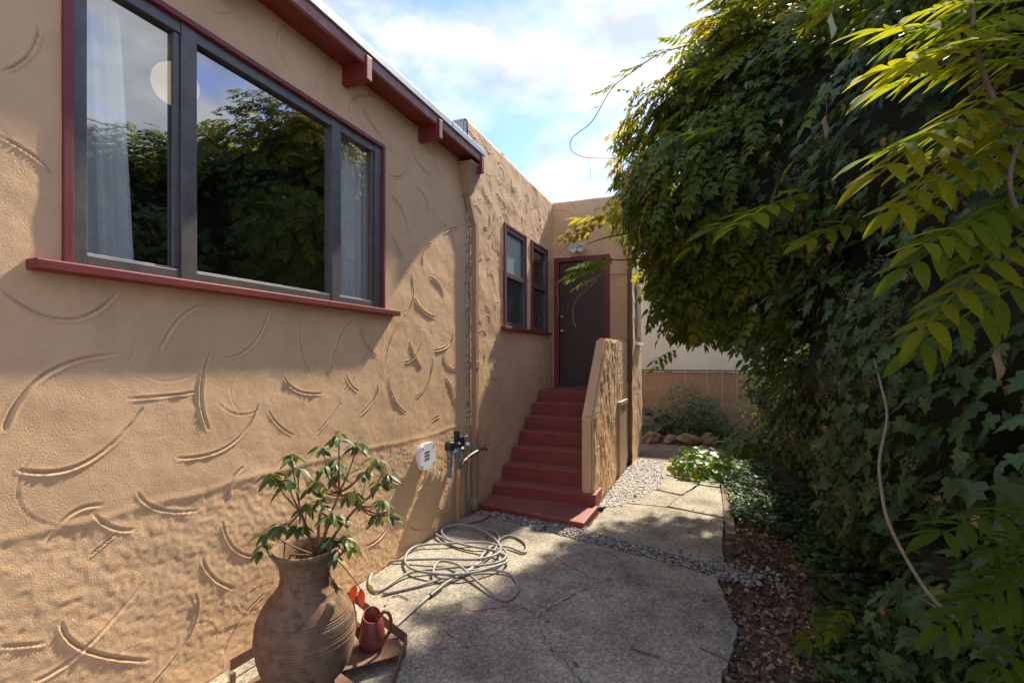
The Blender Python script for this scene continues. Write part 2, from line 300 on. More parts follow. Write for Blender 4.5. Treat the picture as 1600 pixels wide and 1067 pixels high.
# pebbles: nobody could count them
bmi = bmesh.new(); bmesh.ops.create_icosphere(bmi, subdivisions=1, radius=1); bmi.verts.ensure_lookup_table()
ICO_V = np.array([v.co[:] for v in bmi.verts]); ICO_F = np.array([[v.index for v in f.verts] for f in bmi.faces]); bmi.free()
def pebbles(name, pts, smin, smax, mat):
    n = len(pts); s = rng.uniform(smin, smax, (n,1,1))*rng.uniform(.65, 1.3, (n,1,3)); s[:,:,2] *= .65
    V = ICO_V[None]*(1+rng.uniform(-.18,.18,(n,len(ICO_V),1)))*s; a = rng.uniform(0, 6.28, n); c_, s_ = np.cos(a), np.sin(a)
    V = np.stack([V[:,:,0]*c_[:,None]-V[:,:,1]*s_[:,None], V[:,:,0]*s_[:,None]+V[:,:,1]*c_[:,None], V[:,:,2]], -1)+pts[:,None]
    F = (ICO_F[None]+(np.arange(n)*len(ICO_V))[:,None,None]).reshape(-1,3)
    return mesh_np(name, V.reshape(-1,3), F, mat, smooth=True)
def in_poly(x, y, poly):
    c = np.zeros(x.shape, bool); n = len(poly)
    for i in range(n):
        (x0,y0),(x1,y1) = poly[i], poly[(i+1)%n]
        c ^= ((y0 > y) != (y1 > y)) & (x < (x1-x0)*(y-y0)/((y1-y0) or 1e-9)+x0)
    return c
def scatter(poly, n, z):
    xs = [p[0] for p in poly]; ys = [p[1] for p in poly]; x = rng.uniform(min(xs), max(xs), n*3); y = rng.uniform(min(ys), max(ys), n*3)
    k = in_poly(x, y, poly); x, y = x[k][:n], y[k][:n]; return np.stack([x, y, np.full(len(x), z)+rng.uniform(-.012,.014,len(x))], 1)
tag(pebbles('white_gravel', scatter([(1.27,5.42),(1.5,5.55),(1.72,6.05),(1.84,6.6),(1.84,7.4),(1.78,8.2),(1.34,8.25),(1.27,7.6)], 5200, -.012), .009, .022, PEBW), 'white pebble strip along the foot of the porch wall', 'gravel', kind='stuff')
gj = np.concatenate([scatter([(.03,4.69),(.6,4.60),(1.2,4.44),(1.9,4.26),(2.75,4.02),(2.75,4.26),(1.88,4.49),(1.34,4.66),(1.29,4.82),(.03,4.86)], 3000, -.02), scatter([(1.9,4.24),(3.0,3.9),(3.0,4.3),(1.9,4.5)], 300, -.004)])
tag(pebbles('joint_gravel', gj, .006, .019, PEBG), 'mixed grey gravel filling the joint before the red steps', 'gravel', kind='stuff')

# ------------------------------------------------------------------ house
house = empty('stucco_house', (-.2, 3.5, 0), 'tan stucco house with red trim, big window, parapet and dark brown door', 'house')
H1_ARCS = [(0.94,1.95,1.14,1.85,1.32,1.98),(0.95,1.43,1.07,1.63,1.32,1.71),(0.99,1.27,1.21,1.26,1.42,1.46),(1.36,1.51,1.52,1.51,1.68,1.52),(1.75,1.71,1.70,1.51,1.74,1.32),(1.50,1.72,1.63,1.92,1.82,1.98),(1.83,1.69,2.01,1.77,2.12,1.97),(1.58,1.20,1.87,1.22,2.04,1.42),(2.11,1.38,2.19,1.28,2.31,1.20),(2.23,1.57,2.34,1.48,2.54,1.45),(2.36,1.90,2.37,1.74,2.44,1.58),(1.08,0.98,1.16,1.06,1.26,1.06),(1.23,1.03,1.30,0.95,1.39,0.91),(1.22,0.86,1.27,0.89,1.32,0.92),(1.40,1.08,1.50,0.97,1.69,0.91),(1.86,0.92,1.87,1.01,1.94,1.08),(1.82,0.81,1.89,0.64,2.04,0.54),(1.71,0.65,1.77,0.53,1.89,0.42),(1.67,0.49,1.65,0.31,1.46,0.16),(1.12,0.62,1.21,0.46,1.45,0.28),(1.04,0.44,1.21,0.48,1.43,0.65),(0.94,0.63,1.00,0.60,1.07,0.57),(1.83,0.11,1.94,0.23,2.08,0.30),(0.94,2.51,1.04,2.47,1.09,2.42),(0.94,2.75,1.02,2.86,1.05,2.99),(1.68,3.50,1.86,3.57,1.96,3.72),(2.33,3.47,2.18,3.59,2.27,3.77),(2.47,3.53,2.60,3.66,2.62,3.79),(2.59,3.53,2.65,3.51,2.70,3.50),(3.19,3.43,2.99,3.55,2.91,3.63),(2.83,3.45,2.86,3.60,3.12,3.74),(2.92,1.93,2.99,1.80,3.12,1.70),(2.82,1.95,2.69,1.79,2.62,1.58),(3.23,1.64,3.30,1.84,3.45,1.99),(3.50,1.65,3.63,1.69,3.76,1.82),(3.57,1.82,3.65,1.70,3.76,1.59),(3.66,2.21,3.78,2.12,3.99,2.07),(3.50,2.07,3.62,2.21,3.60,2.42),(3.90,2.44,4.08,2.39,4.15,2.28),(4.15,1.72,4.23,1.60,4.44,1.56),(4.19,1.48,4.31,1.37,4.37,1.21),(3.66,1.34,3.86,1.45,3.95,1.67),(3.27,1.53,3.35,1.34,3.52,1.21),(2.94,1.27,3.08,1.37,3.13,1.47),(2.50,1.19,2.61,1.27,2.72,1.37),(2.78,1.56,2.83,1.49,2.91,1.44),(2.75,1.45,2.82,1.50,2.87,1.55),(3.07,1.92,3.04,1.80,2.92,1.63),(3.99,1.76,4.23,1.81,4.33,1.92),(2.91,3.61,3.02,3.51,3.21,3.45),(3.58,3.58,3.68,3.45,3.93,3.40),(3.93,3.64,4.00,3.54,4.14,3.46),(3.29,3.18,3.49,3.27,3.56,3.49),(3.29,3.03,3.49,2.92,3.56,2.72),(3.68,3.21,3.82,3.17,3.89,3.06),(3.64,2.83,3.64,2.96,3.69,3.09),(4.09,3.01,4.31,2.94,4.39,2.79),(4.16,2.92,4.31,3.00,4.45,3.04),(3.31,2.70,3.40,2.61,3.47,2.55),(3.78,2.52,3.80,2.68,3.93,2.76),
 (2.4,.95,2.6,.75,2.9,.7),(2.7,.4,2.9,.55,3.0,.8),(3.2,.9,3.3,.7,3.5,.62),(3.0,.25,3.25,.3,3.4,.5),(4.0,.35,4.1,.2,4.3,.15),(3.5,.35,3.6,.2,3.8,.12),(3.85,1.02,3.95,1.1,4.08,1.12),(2.2,.3,2.35,.5,2.4,.75),(3.7,.5,3.82,.6,3.86,.8),(.3,1.0,.6,1.2,.8,1.1),(.2,1.9,.5,2.1,.8,1.8),(.1,.5,.4,.4,.7,.6),(.3,2.8,.6,2.6,.9,2.7)]
def groove(Hm, Y, Z, a, w_, d):
    p0, pm, p2 = np.array(a[0:2]), np.array(a[2:4]), np.array(a[4:6]); c1 = 2*pm-(p0+p2)/2
    t = np.linspace(0, 1, 26)[:, None]; P = (1-t)**2*p0+2*t*(1-t)*c1+t*t*p2; m = w_*3.2
    iy = np.where((Y[:,0] > P[:,0].min()-m) & (Y[:,0] < P[:,0].max()+m))[0]; iz = np.where((Z[0] > P[:,1].min()-m) & (Z[0] < P[:,1].max()+m))[0]
    if len(iy) < 2 or len(iz) < 2: return
    sy, sz = slice(iy[0], iy[-1]+1), slice(iz[0], iz[-1]+1); Q = np.stack([Y[sy,sz], Z[sy,sz]], -1)
    best = np.full(Q.shape[:2], 9.); side = np.zeros(Q.shape[:2]); par = np.zeros(Q.shape[:2])
    for i in range(25):
        e = P[i+1]-P[i]; l = e@e+1e-12; k = np.clip(((Q-P[i])@e)/l, 0, 1); r = Q-P[i]-k[...,None]*e; dd = np.hypot(r[...,0], r[...,1])
        b = dd < best; best = np.where(b, dd, best); side = np.where(b, r[...,0]*e[1]-r[...,1]*e[0], side); par = np.where(b, (i+k)/25, par)
    taper = np.clip(np.minimum(par, 1-par)*6+.25, 0, 1); s = np.sign(side)*best/w_
    Hm[sy,sz] += d*taper*(-np.exp(-(s/.55)**2)*1.15+.75*np.exp(-((s-1.15)/.55)**2)+.3*np.exp(-((s+1.2)/.6)**2))
def random_arcs(n, y0, y1, z0, z1, lmin, lmax, seed):
    r = random.Random(seed); o = []
    for _ in range(n):
        y, z = r.uniform(y0, y1), r.uniform(z0, z1); l = r.uniform(lmin, lmax); a = r.uniform(0, 6.28); b = r.choice((-1,1))*r.uniform(.15,.38)*l
        dy, dz = math.cos(a)*l/2, math.sin(a)*l/2; o.append((y-dy, z-dz, y-dz/l*2*b, z+dy/l*2*b, y+dy, z+dz))
    return o
def relief(name, u0, u1, v0, v1, step, arcs, gw, gd, lump, fmap, root, holes=(), seed=0, extra=None, mat=STUCCO, vtop=None):
    nu, nv = int((u1-u0)/step)+1, int((v1-v0)/step)+1
    U, V = np.meshgrid(np.linspace(u0, u1, nu), np.linspace(v0, v1, nv), indexing='ij'); Hm = np.zeros(U.shape)
    Hm += lump*(1.6*vnoise(U, V, .55, seed+1)+.8*vnoise(U*1., V*1.4, .19, seed+2)+.35*vnoise(U, V, .07, seed+3)+.16*vnoise(U, V, .028, seed+4))
    r = random.Random(seed)
    for a in arcs: groove(Hm, U, V, a, gw*r.uniform(.75,1.25), gd*r.uniform(.7,1.3)*(1.5 if extra and a[0] > 2.8 else 1))
    if extra:
        for a in random_arcs(90, u0, u1, v0, v1, .15, .5, 77): groove(Hm, U, V, a, gw*r.uniform(.5,.9), gd*r.uniform(.12,.3))
        Hm += extra(U, V)
    X = fmap(U, V, Hm); Fq = gridfaces(nu, nv)
    cu, cv = ((U[:-1,:-1]+U[1:,1:])/2).ravel(), ((V[:-1,:-1]+V[1:,1:])/2).ravel(); keep = np.ones(len(cu), bool)
    for (a, b, c, d) in holes: keep &= ~((cu > a) & (cu < b) & (cv > c) & (cv < d))
    o = mesh_np(name, X.reshape(-1,3), Fq[keep], mat, smooth=True); return adopt(o, root)
WIN = (1.13, 3.20, 2.08, 3.385)
def seam(U, V):
    zs = .98+.05*vnoise(U, V*0, .8, 91)+.02*vnoise(U, V*0, .13, 92)+.045*(U-2.4)*-.3
    k = 1/(1+np.exp(-(V-zs)/.016)); return .0035*k+.003*np.exp(-((V-zs-.02)/.02)**2)+(1-k)*(.0028*vnoise(U-V*.6, V+U*.3, .21, 93)+.0018*vnoise((U-V*.5)*.5, (V+U*.3)*2, .06, 94)+.003*vnoise(U, V, .02, 95))
relief('wall', -.3, 4.66, -.04, 3.80, .0068, H1_ARCS, .0085, .0070, .006, lambda u, v, h: np.stack([h+.012, u, v], -1), house, [WIN], 5, seam)
# solid wall behind the render coat
bm = bmesh.new(); XB = -.02
box(bm, -.24, XB, -5, -.3, -.3, 3.9); box(bm, -.24, XB, -.3, WIN[0], -.3, 3.9); box(bm, -.24, XB, WIN[1], 4.7, -.3, 3.9); box(bm, -.24, XB, WIN[0], WIN[1], -.3, WIN[2]); box(bm, -.24, XB, WIN[0], WIN[1], WIN[3], 3.9)
adopt(obj('wall_core', bm, STUCCO), house)
# rough strip at the corner beside the downspout
def rough(U, V): return .012*(vnoise(U, V, .03, 71)+vnoise(U, V, .012, 72))+.012*np.exp(-((U-4.67)/.025)**2)
relief('weathered_strip', 4.625, 4.74, .0, 3.66, .008, [], .01, 0, .004, lambda u, v, h: np.stack([h+.016, u, v], -1), house, [], 8, rough, STUCCO_ROUGH)
# second bay with parapet: the sheet rolls over the parapet's top
ZT, RR = 4.30, .05
def roll(u, v, h):
    a = np.clip((v-(ZT-RR))/RR, 0, math.pi/2); back = np.clip(v-(ZT-RR)-RR*math.pi/2, 0, 9)
    return np.stack([h*np.cos(a)-RR+RR*np.cos(a)-back, u, np.minimum(v, ZT-RR)+RR*np.sin(a)+h*np.sin(a)], -1)
W1, W2 = (5.69, 6.50, 2.10, 3.40), (6.71, 7.48, 2.10, 3.40)
relief('wall', 4.70, 7.83, -.04, ZT-RR+RR*1.571+.25, .0085, random_arcs(330, 4.75, 7.8, 0, 4.25, .10, .26, 3), .0068, .0078, .009, roll, house, [W1, W2], 15)
bm = bmesh.new()
for b in ((4.702,W1[0],-.3,4.24),(W1[1],W2[0],-.3,4.24),(W2[1],7.9,-.3,4.24),(W1[0],W1[1],-.3,2.1),(W1[0],W1[1],3.4,4.24),(W2[0],W2[1],-.3,2.1),(W2[0],W2[1],3.4,4.24)): box(bm, -.24, -.025, *b)
adopt(obj('wall_core', bm, STUCCO), house)
bm = box(bmesh.new(), -.32, -.008, 4.672, 4.705, 3.7, 4.292); bmesh.ops.bevel(bm, geom=[e for e in bm.edges if all(v.co.z > 4 for v in e.verts) or all(v.co.x > -.1 for v in e.verts)], offset=.03, segments=3, affect='EDGES')
adopt(obj('parapet_end', bm, GREY_PARAPET), house)
# door wall, side return
DY = 7.81; DOOR = (.10, .885, 1.19, 3.30)
relief('wall', -.02, 1.26, 1.15, ZT-RR+RR*1.571+.2, .013, random_arcs(46, 0, 1.2, 1.2, 4.2, .18, .42, 9), .014, .008, .010, lambda u, v, h: np.stack([u, DY-roll(u, v, h)[..., 0], roll(u, v, h)[..., 2]], -1), house, [(.06,.93,1.1,3.33)], 25)
bm = bmesh.new(); box(bm, 0, .06, DY+.03, DY+.2, 0, 4.24); box(bm, .93, 1.24, DY+.03, DY+.2, 0, 4.24); box(bm, .06, .93, DY+.03, DY+.2, 3.33, 4.24); box(bm, -.2, 1.30, DY+.25, 8.84, -.3, 4.2)
adopt(obj('wall_core', bm, STUCCO), house)
relief('wall', DY-.06, 8.86, -.06, 4.3, .012, random_arcs(90, 7.8, 8.85, 0, 4.2, .10, .2, 12), .011, .008, .012, lambda u, v, h: np.stack([1.325+h, u, v], -1), house, [], 35)
boxo('corner_trim', (1.235, 1.318, DY-.055, DY-.03, 1.93, 4.25), STUCCO, house, .004)
bm = bmesh.new(); box(bm, 1.2, 1.32, 8.845, 8.87, -.2, 4.28); adopt(obj('wall_end', bm, STUCCO), house)
# roof slab and room behind the big window
bm = prism(bmesh.new(), [(.12,3.865),(-5,4.35),(-5,4.25),(.12,3.80)], -5, 4.665, lambda a, b, c: (a, c, b)); adopt(obj('roof', bm, GREY_PARAPET), house)
bm = bmesh.new(); box(bm, -4.2, -4.1, -2, 7.7, -.2, 3.96); box(bm, -4.1, -.25, -2, -1.9, -.2, 3.95); box(bm, -4.1, -.25, 4.5, 4.6, -.2, 3.95); box(bm, -4.1, -.25, -1.9, 7.7, 1.0, 1.1); box(bm, -4.1, -.12, -1.9, 7.7, 3.91, 4.0)
box(bm, -4.1, -.25, 7.6, 7.7, 1.1, 3.9); adopt(obj('room', bm, ROOMM), house)
# eave: soffit, fascia, flashing, rafter tails
boxo('soffit', (.012, .188, -3, 4.60, 3.765, 3.795), RED, house)
boxo('fascia', (.19, .215, -3, 4.62, 3.752, 3.822), RED_FADED, house, .003)
boxo('flashing', (.10, .232, -3, 3.95, 3.826, 3.885), FLASH, house, .004); boxo('flashing', (.10, .234, 3.956, 4.66, 3.824, 3.884), FLASH, house, .004)
for yr in (-1.05, -.1, .85, 1.80, 2.76, 3.735, 4.60): boxo('rafter_tail', (.013, .236, yr-.028, yr+.028, 3.635, 3.80), RED, house, .004)
boxo('vent_pipe', (-.16, -.08, 5.85, 5.93, 4.25, 4.40), GREY_METAL, house, .02)

# ---- windows
def big_window():
    y0, y1, z0, z1 = 1.12, 3.21, 2.078, 3.39
    fr = boxo('window', (-.10, -.085, y0+.05, y1-.05, z0+.04, z0+.06), GREY_METAL, house)
    tr = lambda nm, b, m, bv=.003: adopt_sub(boxo(nm, b, m, None, bv), fr)
    def adopt_sub(o, p): o.parent = p; o.matrix_parent_inverse = p.matrix_world.inverted(); return o
    bpy.context.view_layer.update()
    tr('trim', (-.03, .034, y0, y0+.034, z0, z1), RED); tr('trim', (-.03, .034, y1-.024, y1, z0, z1), RED); tr('trim', (-.03, .036, y0+.035, y1-.025, z1-.03, z1), RED)
    for b in ((1.154,1.208), (1.600,1.680), (2.637,2.713), (3.102,3.186)): tr('frame', (-.05, .016, b[0], b[1], z0+.003, z1-.031), GREY_METAL)
    for a, b in ((1.2085,1.5995), (1.6805,2.6365), (2.7135,3.1015)):
        tr('frame', (-.05, .012, a, b, z0+.003, 2.128), GREY_METAL); tr('frame', (-.05, .012, a, b, 3.30, z1-.031), GREY_METAL)
        tr('bead', (-.028, -.006, a, a+.008, 2.129, 3.298), BRIGHT_METAL, .001); tr('bead', (-.028, -.004, a+.009, b-.001, 2.129, 2.140), BRIGHT_METAL, .001)
        tr('pane', (-.024, -.020, a+.001, b-.001, 2.129, 3.299), GLASS, 0)
    tr('sash', (-.018, .005, 1.570, 1.5985, 2.142, 3.297), GREY_METAL); tr('sash', (-.018, .005, 3.070, 3.1005, 2.142, 3.297), GREY_METAL); tr('sash', (-.052,.006,2.7145,2.735,2.142,3.297), GREY_METAL)
    o = tr('sill', (.0, .085, 1.01, 3.345, 2.033, 2.076), RED, .006)
big_window()
def small_window(y0, y1):
    z0, z1 = 2.10, 3.40
    fr = boxo('window', (-.06, -.05, y0+.03, y1-.03, z0+.02, z0+.03), GREY_METAL, house); bpy.context.view_layer.update()
    def tr(nm, b, m, bv=.003):
        o = boxo(nm, b, m, None, bv); o.parent = fr; o.matrix_parent_inverse = fr.matrix_world.inverted(); return o
    RB = RED_FADED
    tr('trim', (-.04,.022,y0-.012,y0+.03,z0-.01,z1+.02), RED); tr('trim', (-.04,.022,y1-.03,y1+.012,z0-.01,z1+.02), RED); tr('trim', (-.04,.024,y0+.031,y1-.031,z1-.012,z1+.02), RED)
    for a, b in ((y0+.031,y0+.085), (y1-.085,y1-.031)): tr('frame', (-.05,.010,a,b,z0,z1-.013), GREY_METAL)
    for a, b in ((z0,z0+.045), (2.735,2.80), (z1-.07,z1-.013)): tr('frame', (-.05,.008,y0+.086,y1-.086,a,b), GREY_METAL)
    return fr, tr
fr, tr = small_window(5.70, 6.49)
tr('frosted_pane', (-.040,-.036,5.787,6.403,2.802,3.329), FROST, 0); tr('insect_screen', (-.040,-.036,5.787,6.403,2.146,2.734), SCREEN, 0); tr('pane', (-.030,-.027,5.787,6.403,2.146,2.734), GLASS_SMALL, 0)
fr, tr = small_window(6.72, 7.47)
tr('pane', (-.040,-.036,6.807,7.383,2.802,3.329), GLASS_SMALL, 0); tr('pane', (-.040,-.036,6.807,7.383,2.146,2.734), GLASS_SMALL, 0)
boxo('window_sill', (.0, .065, 5.61, 7.56, 2.045, 2.088), RED, house, .006)
fr = boxo('window', (1.31, 1.345, 8.02, 8.62, 1.93, 2.9), RED, house, .004); bpy.context.view_layer.update()
o = boxo('pane', (1.346, 1.352, 8.12, 8.52, 2.02, 2.85), GLASS_SMALL, None); o.parent = fr; o.matrix_parent_inverse = fr.matrix_world.inverted()
o = boxo('sill', (1.31, 1.385, 7.98, 8.66, 1.885, 1.926), WHITE, None, .004); o.parent = fr; o.matrix_parent_inverse = fr.matrix_world.inverted()
# ---- door
door = boxo('door', (.112, .868, DY+.045, DY+.085, 1.215, 3.272), DOORM, house, .003); bpy.context.view_layer.update()
def dpart(nm, o): o.name = nm; o.parent = door; o.matrix_parent_inverse = door.matrix_world.inverted(); return o
for b in ((.113,.205,1.216,3.27), (.775,.867,1.216,3.27), (.2055,.7745,1.216,1.50), (.2055,.7745,3.14,3.27)): dpart('stile', boxo('stile', (b[0], b[1], DY+.028, DY+.046, b[2], b[3]), DOORM, None, .004))
for z, r in ((2.125,.030), (2.36,.026)):
    bm = lathe(bmesh.new(), [(r,0),(r,.006),(r*.5,.010),(r*.45,.032),(r*.85,.040),(r*.95,.055),(r*.6,.066),(.002,.068)], 16); bmesh.ops.rotate(bm, verts=bm.verts, matrix=Matrix.Rotation(math.pi/2, 3, 'X')); bmesh.ops.translate(bm, verts=bm.verts, vec=(.158, DY+.028, z)); dpart('knob', obj('knob', bm, STEEL, smooth=True))
boxo('door_frame', (.022, .108, DY-.022, DY+.09, 1.192, 3.352), RED, house, .004); boxo('door_frame', (.872, .958, DY-.022, DY+.09, 1.192, 3.352), RED, house, .004); boxo('door_frame', (.1085, .8715, DY-.020, DY+.09, 3.276, 3.352), RED, house, .004)
boxo('threshold', (.1085, .8715, DY-.01, DY+.1, 1.19, 1.213), GREY_METAL, house, .003)
boxo('panel_moulding', (.962, 1.20, DY-.03, DY-.012, 3.02, 3.05), STUCCO, house, .004)
# ---- downspout with conductor head
bm = bmesh.new()
def ring(xw, y0, y1, z): return [bm.verts.new(p) for p in ((.016,y0,z),(.016+xw,y0,z),(.016+xw,y1,z),(.016,y1,z))]
R = [ring(.175,4.42,4.70,3.715), ring(.175,4.42,4.70,3.69), ring(.165,4.43,4.69,3.688), ring(.075,4.545,4.63,3.44), ring(.07,4.55,4.625,3.42)]
for a, b in zip(R, R[1:]):
    for k in range(4): bm.faces.new((a[k], a[(k+1)%4], b[(k+1)%4], b[k]))
bm.faces.new(R[-1])
ds = obj('downspout', bm, TANPAINT); adopt(ds, house); bpy.context.view_layer.update()
bm = bmesh.new(); pr = None
for (x, y, z) in ((.052,4.588,3.43), (.052,4.77,3.12), (.052,4.775,1.62), (.052,4.775,.02)):
    q = [bm.verts.new((x+a, y+b, z)) for a, b in ((-.030,-.036),(.030,-.036),(.030,.036),(-.030,.036))]
    if pr:
        for k in range(4): bm.faces.new((pr[k], pr[(k+1)%4], q[(k+1)%4], q[k]))
    pr = q
o = obj('pipe', bm, TANPAINT, bevel=.004); o.parent = ds; o.matrix_parent_inverse = ds.matrix_world.inverted()
for z in (1.62, .12):
    o = boxo('collar', (.015, .088, 4.733, 4.817, z-.05, z+.03), TANPAINT if z > 1 else STUCCO_ROUGH, None, .003); o.parent = ds; o.matrix_parent_inverse = ds.matrix_world.inverted()
bm = tube(bmesh.new(), smooth_path([(1.285,DY-.095,4.2),(1.285,DY-.095,2.4),(1.285,DY-.095,1.44),(1.285,DY-.085,1.36),(1.27,DY-.03,1.31)], 4), .036, 12); adopt(obj('drain_pipe', bm, BROWNPIPE, smooth=True), house)

# ------------------------------------------------------------------ staircase
st = empty('staircase', (.6, 6, 0), 'dark red painted concrete steps with stucco side wall up to the door', 'staircase')
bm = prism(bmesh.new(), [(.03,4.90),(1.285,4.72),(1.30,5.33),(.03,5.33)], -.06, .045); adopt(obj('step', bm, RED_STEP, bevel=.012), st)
TOPS = [(5.315,.165),(5.608,.333),(5.903,.505),(6.184,.674),(6.44,.848),(6.717,1.022),(7.005,1.188)]
for i, (y, z) in enumerate(TOPS):
    y2 = TOPS[i+1][0]+.05 if i < 6 else DY+.02
    zb = -.05 if i == 0 else TOPS[i-1][1]-.03
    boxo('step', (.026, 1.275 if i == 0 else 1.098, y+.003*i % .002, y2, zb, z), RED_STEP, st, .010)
CK = [(5.36,-.05),(5.36,1.01),(6.15,1.935),(DY-.02,1.95),(DY-.02,-.05)]
bm = prism(bmesh.new(), CK, 1.10, 1.243, lambda a, b, c: (c, a, b)); bmesh.ops.bevel(bm, geom=[e for e in bm.edges if all(v.co.z > .9 for v in e.verts)], offset=.03, segments=4, affect='EDGES')
bmesh.ops.bevel(bm, geom=[e for e in bm.edges if all(abs(v.co.y-5.36) < .05 for v in e.verts) and abs(e.verts[0].co.z-e.verts[1].co.z) > .5], offset=.03, segments=4, affect='EDGES')
adopt(obj('side_wall', bm, STUCCO, smooth=False), st)
def ckmap(u, v, h):
    top = np.interp(u, [5.36,6.15,7.81], [.985,1.91,1.925]); e = np.minimum(1, np.minimum((u-5.375)/.03, (1-v)*top/.03)).clip(0, 1)
    return np.stack([1.244+(h+.004)*e, u, -.04+v*(top+.04)], -1)
nu_arcs = [(a[0], a[1]/1.95, a[2], a[3]/1.95, a[4], a[5]/1.95) for a in random_arcs(150, 5.4, 7.75, .02, 1.9, .09, .2, 21)]
def relief_cheek():
    nu, nv = 205, 165; U, V = np.meshgrid(np.linspace(5.378, DY-.06, nu), np.linspace(0, 1, nv), indexing='ij'); top = np.interp(U, [5.36,6.15,7.81], [.985,1.91,1.925]); Zr = V*top
    Hm = .016*(1.2*vnoise(U, Zr, .3, 51)+vnoise(U, Zr*.6, .10, 52)+.6*vnoise(U, Zr*.5, .04, 53)); UU, ZZ = np.meshgrid(U[:,0], np.linspace(0, 1.93, 165), indexing='ij'); G = np.zeros(UU.shape)
    for a in random_arcs(170, 5.4, 7.75, .02, 1.9, .09, .2, 21): groove(G, UU, ZZ, a, .011, .009)
    iz = np.clip((Zr/1.93*164).astype(int), 0, 164); Hm += G[np.arange(nu)[:,None], iz]
    adopt(mesh_np('stucco_face', ckmap(U, V, Hm).reshape(-1,3), gridfaces(nu, nv), STUCCO, smooth=True), st)
relief_cheek()
hatch = boxo('access_hatch', (1.246, 1.275, 6.90, 7.46, .02, 1.0), TANPAINT, st, .004)
boxo('hatch_trim', (1.246, 1.295, 6.84, 7.50, 1.003, 1.06), TANPAINT, st, .004); boxo('hatch_trim', (1.246, 1.285, 6.84, 6.897, .0, 1.0), TANPAINT, st, .004)

# ------------------------------------------------------------------ things on the house
lt = empty('security_light', (.46, 7.76, 3.47), 'small white twin head floodlight above the dark door', 'light')
bm = lathe(bmesh.new(), [(.05,0),(.05,.02),(.03,.035),(.001,.036)], 16); bmesh.ops.rotate(bm, verts=bm.verts, matrix=Matrix.Rotation(math.pi/2, 3, 'X')); bmesh.ops.translate(bm, verts=bm.verts, vec=(.44, DY+.0, 3.47)); adopt(obj('base', bm, WHITE, smooth=True), lt)
for x, rx in ((.36, .5), (.55, -.4)):
    bm = lathe(bmesh.new(), [(.018,-.06),(.035,-.05),(.045,0),(.065,.06),(.07,.09),(.055,.085),(.02,.06)], 16); bmesh.ops.rotate(bm, verts=bm.verts, matrix=Matrix.Rotation(math.pi*.62, 3, 'X') @ Matrix.Rotation(rx, 3, 'Y')); bmesh.ops.translate(bm, verts=bm.verts, vec=(x, 7.68, 3.475)); adopt(obj('lamp_head', bm, WHITE, smooth=True), lt)
adopt(obj('arm', tube(bmesh.new(), [(.36,7.70,3.47),(.44,7.76,3.465),(.55,7.70,3.47)], .012, 8), STEEL), lt)

vt = empty('wall_vent', (.05, 3.77, .8), 'white rounded plastic vent cover on the stucco wall', 'vent')
def rrect(w_, h_, r, n=6):
    o = []
    for cx_, cy_, a0 in ((w_-r,h_-r,0), (-w_+r,h_-r,90), (-w_+r,-h_+r,180), (w_-r,-h_+r,270)):
        for k in range(n+1): a = math.radians(a0+90*k/n); o.append((cx_+r*math.cos(a), cy_+r*math.sin(a)))
    return o
for nm, w_, h_, x0, x1 in (('cover',.135,.118,.055,.085), ('housing',.105,.09,.0,.054)):
    bm = prism(bmesh.new(), [(3.77+a, .80+b) for a, b in rrect(w_, h_, .075)], x0, x1, lambda a, b, c: (c, a, b)); 
    if nm == 'cover': bmesh.ops.bevel(bm, geom=[e for e in bm.edges if all(v.co.x > .08 for v in e.verts)], offset=.012, segments=3, affect='EDGES')
    adopt(obj(nm, bm, WHITE), vt)
for k in range(3): boxo('slot', (.084, .0875, 3.71, 3.79, .775+k*.030, .784+k*.030), BLACK, vt)
for y, z in ((3.67,.72),(3.86,.72),(3.86,.88),(3.68,.88)): boxo('screw', (.084,.088,y-.006,y+.006,z-.006,z+.006), BLACK, vt)

va = empty('garden_valves', (.1, 4.35, 0), 'cluster of black and blue anti-siphon valves with a brass tap on the wall', 'valve')
def vlathe(nm, y, z, prof, m, x=.10): adopt(obj(nm, lathe(bmesh.new(), prof, 16, (x, y, z)), m, smooth=False), va)
vlathe('valve', 4.13, .62, [(.012,-.10),(.022,-.09),(.022,.0),(.028,.02),(.030,.09),(.035,.13),(.035,.17)], VALVE); vlathe('cap', 4.13, .79, [(.048,0),(.05,.02),(.05,.05),(.045,.075),(.02,.085)], BLACK)
vlathe('valve', 4.29, .70, [(.02,-.12),(.02,-.05),(.035,-.03),(.042,.06),(.04,.1)], VALVE); vlathe('cap', 4.27, .80, [(.045,0),(.048,.03),(.03,.05),(.03,.15),(.025,.16)], BLACK); vlathe('solenoid', 4.33, .80, [(.028,0),(.028,.07),(.02,.09)], BLACK, .13)
vlathe('valve', 4.45, .74, [(.02,-.06),(.025,-.03),(.048,0),(.05,.05),(.035,.07)], VALVE); vlathe('stem', 4.45, .81, [(.02,0),(.022,.04),(.028,.05),(.028,.07),(.012,.075),(.012,.10)], STEEL); vlathe('stem', 4.40, .80, [(.016,0),(.016,.06),(.02,.07),(.018,.085)], STEEL, .08)
adopt(obj('manifold', tube(bmesh.new(), [(.1,4.13,.765),(.1,4.45,.765)], .018, 10), WHITE, smooth=True), va)
adopt(obj('tap', tube(bmesh.new(), smooth_path([(.1,4.29,.60),(.1,4.33,.585),(.11,4.42,.63),(.14,4.58,.68),(.17,4.75,.70),(.18,4.80,.68)], 5), .02, 10), BRASS, smooth=True), va)
adopt(obj('tap_handle', tube(bmesh.new(), [(.16,4.66,.70),(.17,4.67,.74),(.19,4.83,.735)], .009, 8), BRASS), va)
adopt(obj('outlet', tube(bmesh.new(), [(.1,4.13,.53),(.095,4.135,.44)], [.014,.010], 8), WHITE), va)
